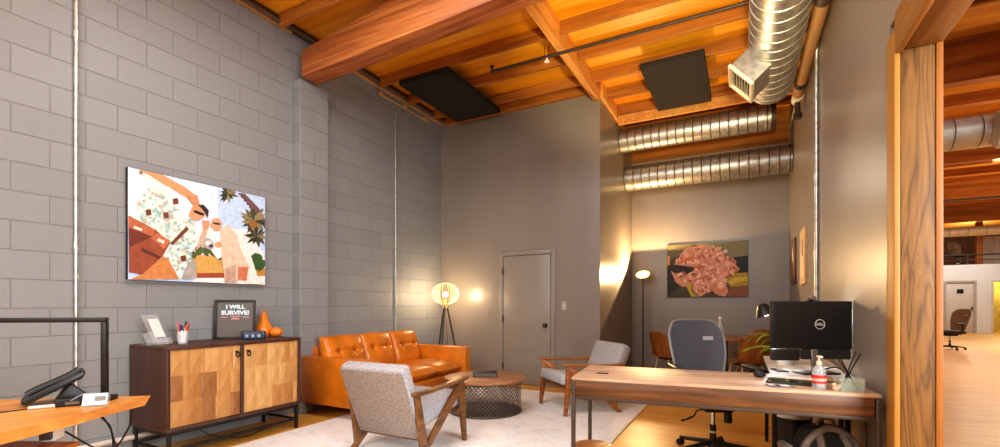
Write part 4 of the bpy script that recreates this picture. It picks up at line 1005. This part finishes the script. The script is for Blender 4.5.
# trash can and backpack under the desk
t = thing('waste_bin', 'black waste bin with white liner under the desk', 'waste bin', (.32, 3.90, 0))
b = MB(); b.lathe([(0, 0), (.095, 0), (.125, .47), (.120, .47), (.092, .006), (0, .006)], seg=28); b.build('bin_body', M_blackp, t)
b = MB()
b.lathe([(.126, .42), (.130, .455), (.127, .474), (.118, .474), (.112, .42)], seg=28, mi=0); b.build('liner', plain('white_liner', (220, 216, 212), .5), t)
def backpack():
    t = thing('backpack', 'taupe and black backpack standing under right end of desk', 'backpack', (.43, 3.30, 0), R(20))
    gr = plain('taupe_canvas', (122, 110, 102), .9, 0, .1, 30, .2); dk_ = plain('black_net', (40, 38, 40), .9, 0, .1, 40)
    b = MB()
    def body(u, v):
        a, q = 2*PI*u, PI*v; e = lambda c, p: math.copysign(abs(c)**p, c)
        return (.16*e(math.cos(a), .6)*math.sin(q)**.5, .10*e(math.sin(a), .6)*math.sin(q)**.5, .255-.255*e(math.cos(q), .75))
    b.grid(body, 32, 20); bmesh.ops.remove_doubles(b.bm, verts=b.bm.verts[:], dist=1e-4); b.build('bag_body', dk_, t)
    b = MB(); b.tube(spline([(-.15, -.04, .06), (-.165, -.06, .26), (-.12, -.07, .43), (0, -.07, .505), (.12, -.07, .43), (.165, -.06, .26), (.15, -.04, .06)], 8), .02, 10); b.build('outer_hoop', gr, t)
    for s in (-1, 1):
        b = MB(); b.tube(spline([(s*.06, -.07, .47), (s*.075, -.125, .40), (s*.085, -.125, .27), (s*.12, -.09, .10)], 8), .021, 8); b.build('shoulder_strap', gr, t)
    b = MB(); b.tube(spline([(-.05, -.02, .50), (-.03, -.02, .545), (.03, -.02, .545), (.05, -.02, .50)], 6), .009, 8); b.build('top_handle', gr, t)
    b = MB(); b.tube(spline([(-.06, -.11, .33), (0, -.13, .32), (.06, -.11, .33)], 6), .01, 8); b.build('chest_strap', plain('brown_strap', (120, 84, 62), .8), t)
    b = MB(); b.box((-.17, 0, .20), (.05, .14, .40), rotY(R(-14)), bev=.02); b.build('side_flap', gr, t)
backpack()

# ------------------------------------------------------------------ dining corner
t = thing('dining_table', 'round walnut dining table in the recess behind the mesh chair', 'table', (-.22, 7.35, 0))
b = MB(); b.cyl((0, 0, .725), (0, 0, .755), .52, seg=56, bev=.004); b.build('table_top', M_walnut_z, t)
b = MB(); b.cyl((0, 0, .03), (0, 0, .725), .04, seg=18); b.build('pedestal', M_black, t)
b = MB(); b.lathe([(0, 0), (.27, 0), (.27, .015), (.05, .035), (0, .035)], seg=32); b.build('foot', M_black, t)
t = thing('glass_carafe', 'slim clear carafe standing on the round dining table', 'carafe', (-.27, 7.05, .755))
b = MB(); b.lathe([(0, 0), (.045, 0), (.05, .02), (.05, .12), (.025, .18), (.018, .22), (.026, .26), (.022, .26), (.014, .22), (.02, .18), (.045, .12), (.045, .01), (0, .008)], seg=24); b.build('carafe_wall', glass('carafe_glass', (236, 232, 226), .05, .5), t)
b = MB(); b.ball((0, 0, .275), .02); b.build('stopper', M_white, t)
def shell_chair(label, x, y, rz):
    t = thing('dining_chair', label, 'dining chair', (x, y, 0), rz)        # faces +Y
    prof = spline([(0, .24, .45), (0, .16, .455), (0, 0, .44), (0, -.14, .445), (0, -.205, .50), (0, -.235, .62), (0, -.262, .74), (0, -.276, .83)], 5); n = len(prof)-1
    def sh(u, v):
        i = min(int(v*n), n-1); p = prof[i].lerp(prof[i+1], v*n-i); s = 2*u-1
        w = .225 if v < .55 else .225+.0*v
        k = 1-.55*max(0, (v-.9)/.1)**2*abs(s)**3*.35-.2*max(0, (.08-v)/.08)*abs(s)**3
        cup = .035*s*s
        return (s*w*k*(1-.05*math.sin(v*PI)), p.y+(cup*1.6 if v > .55 else 0), p.z+(cup*.6 if v < .55 else -.04*max(0, (v-.85)/.15)*s**4))
    b = MB(); b.grid(sh, 14, n, thick=.013); b.build('plywood_shell', M_walnut_z, t)
    for sx in (-1, 1):
        for sy in (-1, 1):
            b = MB(); b.tube([(sx*.13, sy*.12, .43), (sx*.20, sy*.21, .0)], .009, 8); b.build('leg', M_brass_wire, t)
    b = MB(); b.box((0, 0, .428), (.26, .24, .012)); b.build('seat_bracket', M_dkmetal, t)
    return t
shell_chair('walnut shell dining chair nearest the torchiere, facing the table', -.92, 7.05, R(-48))
shell_chair('walnut shell dining chair largely hidden left of the mesh chair back', -.72, 7.85, R(-128))
shell_chair('walnut shell dining chair with its back to us by the monitor', .05, 6.85, R(32))
shell_chair('walnut shell dining chair farthest back against the rear wall', .16, 7.95, R(145))

# ------------------------------------------------------------------ warehouse beyond the opening
X0 = XR+.135
M_wjoist = wood('warehouse_timber', [(126, 68, 24), (162, 94, 34), (186, 120, 50)], 'X', .7, .6)
ZW = 5.0
struct(MB().bounds(X0, WX1, -4.2, 33, ZW, ZW+.05).build('warehouse_ceiling', wood('warehouse_deck', [(166, 98, 28), (200, 134, 46), (216, 156, 66)], 'X', .5, .6), smooth=False))
for y in (3.9, 8.9, 13.9, 18.9, 23.9):
    struct(MB().bounds(X0, WX1, y-.11, y+.11, ZW-.62, ZW-.001, .01).build('warehouse_beam', M_wjoist, smooth=False))
for i in range(22):
    y = 1.4+1.22*i
    if min(abs(y-q) for q in (3.9, 8.9, 13.9, 18.9, 23.9)) > .25:
        struct(MB().bounds(X0, WX1, y-.03, y+.03, ZW-.2, ZW-.001).build('warehouse_joist', M_wjoist, smooth=False))
struct(MB().bounds(WX1, WX1+.15, -4.2, 33, 0, ZW).build('wall_warehouse_side', M_wall_white, smooth=False))
struct(MB().bounds(X0, WX1, -4.35, -4.2, 0, ZW).build('wall_warehouse_front', M_wall_white, smooth=False))
struct(MB().bounds(X0-.0, X0+.02, YR+.15, 33, 0, ZW).build('wall_warehouse_left', M_wall_white, smooth=False))
b = MB(); b.bounds(X0, 7.72, WY1, WY1+.15, 0, 2.9); b.bounds(7.72, 8.76, WY1, WY1+.15, 2.22, 2.9); b.bounds(8.76, 9.2, WY1, WY1+.15, 0, 2.9); b.bounds(9.2, 10.6, WY1, WY1+.15, 2.22, 2.9); b.bounds(10.6, WX1, WY1, WY1+.15, 0, 2.9)
struct(b.build('wall_warehouse_far', M_wall_white, smooth=False))
struct(MB().bounds(X0, WX1, WY1+.15, 33, 2.72, 2.9).build('mezzanine_floor', M_wall_white, smooth=False))
struct(MB().bounds(X0, WX1, 33, 33.15, 0, ZW).build('wall_warehouse_rear', plain('dark_brick_wall', (96, 66, 48), .8, 0, .15, 3), smooth=False))
struct(MB().bounds(9.0, 10.8, 28.2, 28.3, 0, 2.72).build('wall_far_room', plain('yellow_green_wall', (190, 164, 84), .8, 0, .15, 3), smooth=False))
b = MB(); b.bounds(7.72, 7.80, WY1-.02, WY1+.15, 0, 2.22); b.bounds(8.68, 8.76, WY1-.02, WY1+.15, 0, 2.22); b.bounds(7.8, 8.68, WY1-.02, WY1+.15, 2.14, 2.22)
d2 = struct(b.build('door_2', plain('door_frame_taupe', (170, 158, 146), .5)), 'taupe framed far warehouse door')
MB().bounds(7.80, 8.68, WY1+.03, WY1+.08, 0, 2.14, .003).build('door_panel', plain('pale_door', (198, 188, 178), .5, var=.02), d2)
MB().bounds(8.15, 8.36, WY1+.012, WY1+.03, 1.68, 1.86, .003).build('door_sign', M_black, d2)
b = MB(); b.bounds(8.6, 8.64, WY1-.02, WY1+.03, .95, 1.1, .004); b.build('door_handle', M_black, d2)
b = MB(); b.bounds(9.2, 9.28, WY1-.02, WY1+.15, 0, 2.22); b.bounds(10.52, 10.6, WY1-.02, WY1+.15, 0, 2.22); b.bounds(9.28, 10.52, WY1-.02, WY1+.15, 2.14, 2.22)
struct(b.build('door_3', plain('opening_trim', (206, 194, 180), .5)), 'open doorway to a yellow lit room')
t = thing('mezzanine_railing', 'low dark railing along the mezzanine edge above the white wall', 'railing', (0, WY1+.1, 2.9))
b = MB(); b.tube([(X0+.1, 0, .42), (WX1-.1, 0, .42)], .03, 8); b.build('top_rail', M_dkmetal, t)
b = MB(); b.tube([(X0+.1, 0, .2), (WX1-.1, 0, .2)], .015, 8); b.build('mid_rail', M_dkmetal, t)
for i in range(12): b = MB(); b.cyl((1.6+1.15*i, 0, 0), (1.6+1.15*i, 0, .42), .025, seg=8); b.build('baluster', M_dkmetal, t)
struct(MB().bounds(9.0, 9.2, 27.2, 27.4, 2.9, ZW-.2, .01).build('mezzanine_post', M_wjoist))
t = thing('mezzanine_cabinet', 'pale storage cabinet up on the mezzanine', 'cabinet', (9.75, 28.0, 2.9))
MB().bounds(-.4, .4, -.2, .2, 0, 1.3, .01).build('carcass', plain('pale_cabinet', (168, 152, 138), .5), t)
for s in (-1, 1): MB().bounds(s*.2-.19, s*.2+.19, -.22, -.2, .03, 1.27, .005).build('door', plain('cabinet_door', (184, 170, 156), .5), t)
for k, (x, lab) in enumerate(((8.5, 'dark office chair on the mezzanine, left of the timber post'), (10.4, 'dark office chair on the mezzanine, right of the pale cabinet'))):
    c = copy_tree(wc); c.location = (x, 27.3, 2.9); c.rotation_euler.z = R(200-60*k); c['label'] = lab
t = thing('warehouse_duct', 'spiral steel duct with register high in the near warehouse', 'air duct')
b = MB(); spiral_duct(b, (X0+.03, 8.0, 3.42), (9, 8.0, 3.42), .2, .26, 28); b.build('duct_tube', [plain('silver_duct', (206, 202, 196), .45, .35), M_seamdark], t)
b = MB(); b.box((3.05, 7.70, 3.33), (.66, .26, .38), rotX(R(35)), bev=.004); rb = b.build('register_box', M_cream, t)
b = MB(); b.box((3.05, 7.59, 3.255), (.54, .012, .27), rotX(R(35)))
b.build('register_grille', M_iron, rb)
t = thing('warehouse_duct', 'pale distant duct crossing the warehouse in front of the mezzanine', 'air duct')
b = MB(); spiral_duct(b, (X0+.03, 23.0, 3.9), (WX1-.1, 23.0, 3.9), .17, .5, 20); b.build('duct_tube', [plain('pale_duct', (206, 192, 170), .5, .2), M_seamdark], t)
b = MB(); b.box((9.0, 22.9, 3.68), (1.3, .4, .12), bev=.01); b.build('diffuser_box', M_cream, t)
b = MB(); b.tube([(X0+.1, 15, 3.75), (WX1, 15, 3.75)], .03, 8)
tag(b.build('warehouse_sprinkler_pipe', M_iron), 'thin grey sprinkler pipe crossing the warehouse ceiling', 'pipe')
b = MB(); b.tube([(4.2, 12, 3.9), (7.4, 12, 4.6)], .05, 8)
tag(b.build('roof_brace', M_joist_y), 'slanted pale timber brace under the warehouse roof', 'brace')

# ------------------------------------------------------------------ light
def area(name, loc, target, power, color, sx, sy=None):
    l = bpy.data.lights.new(name, 'AREA'); l.energy = power; l.color = color; l.shape = 'RECTANGLE'; l.size = sx; l.size_y = sy or sx
    o = bpy.data.objects.new(name, l); COL.objects.link(o); o.location = loc
    o.rotation_euler = (Vector(target)-Vector(loc)).to_track_quat('-Z', 'Y').to_euler(); return o
def point(name, loc, power, color, r=.05):
    l = bpy.data.lights.new(name, 'POINT'); l.energy = power; l.color = color; l.shadow_soft_size = r
    o = bpy.data.objects.new(name, l); COL.objects.link(o); o.location = loc; return o
def spot(name, loc, target, power, color, ang=90, blend=.5, r=.08):
    l = bpy.data.lights.new(name, 'SPOT'); l.energy = power; l.color = color; l.spot_size = R(ang); l.spot_blend = blend; l.shadow_soft_size = r
    o = bpy.data.objects.new(name, l); COL.objects.link(o); o.location = loc
    o.rotation_euler = (Vector(target)-Vector(loc)).to_track_quat('-Z', 'Y').to_euler(); return o
WARM = (1, .74, .44); SOFT = (.97, .97, .95); COOL = (.92, .95, 1)
area('room_fill', (-1.4, -2.2, 3.0), (-1.9, 4.0, 1.2), 190, SOFT, 3.4, 2.2)  # added fill behind the camera, not a lamp of the room
area('warehouse_spill', (2.6, .6, 2.0), (-4.0, 2.2, 1.2), 230, (.94, .98, 1), 1.8, 1.8)
area('overhead_fill', (-2.2, 2.2, 4.1), (-2.2, 2.6, 0), 70, SOFT, 1.6, .8)  # added soft fill from above, no fixture hangs here
point('recess_fill', (-.4, 6.2, 2.6), 10, (1, .86, .7), .25)  # added point to brighten the recess, no lamp of its own
point('globe_lamp_light', (-4.03, 5.82, 1.37), 48, WARM, .06)
spot('torchiere_light', (-1.47, 7.888, 1.735), (-1.47, 7.888-.588, 1.735+.809), 200, (1, .66, .32), 172, .06, .03)
spot('ceiling_fill', (.1, 1.9, 2.3), (-.55, 4.9, 4.3), 620, (1, .86, .5), 54, .5, .15)  # added upward spot to brighten the roof deck, unseen source
spot('wall_fill', (-.8, 2.7, 3.5), (.65, 3.7, 1.5), 90, (1, .86, .66), 50, .9, .2)  # added spot to lift the right wall, no such fitting in the room
spot('desk_lamp_light', (.22, 4.40, 1.12), (.62, 3.72, .98), 18, COOL, 85, .7, .04)
for x, y, p in ((4, 5, 75), (5, 12, 95), (7, 19, 130), (8, 24.5, 115)):
    area('warehouse_fill', (x, y, 4.3), (x, y, 0), p, (.97, .97, .93), 2.5, 1.2)  # unseen area lights added so the warehouse is lit
point('warehouse_uplight', (5, 9.5, 2.6), 160, (1, .78, .5), .3); point('warehouse_uplight', (7, 17, 2.6), 220, (1, .78, .5), .3)
point('mezzanine_light', (9.5, 29, 4.3), 120, (1, .85, .65), .2); point('far_room_light', (9.9, 27.4, 2.3), 60, (1, .85, .5), .1)
w = bpy.data.worlds.new('dim_interior'); SC.world = w; w.use_nodes = True
w.node_tree.nodes['Background'].inputs[0].default_value = (.9, .8, .7, 1); w.node_tree.nodes['Background'].inputs[1].default_value = .25

# ------------------------------------------------------------------ camera
F = 457.4
cam = bpy.data.cameras.new('camera'); cam.sensor_fit = 'HORIZONTAL'; cam.sensor_width = 36; cam.lens = 36*F/1000; cam.shift_y = .0805; cam.clip_start = .05; cam.clip_end = 120
co = bpy.data.objects.new('camera', cam); COL.objects.link(co); co.location = (0, 0, 1.225); co.rotation_euler = (R(90), 0, math.atan2(242, F))
SC.camera = co
SC.view_settings.view_transform = 'Standard'; SC.view_settings.look = 'Medium High Contrast'; SC.view_settings.exposure = 0
SC.cycles.use_denoising = True; SC.cycles.max_bounces = 8; SC.cycles.transparent_max_bounces = 12; SC.cycles.sample_clamp_indirect = 6
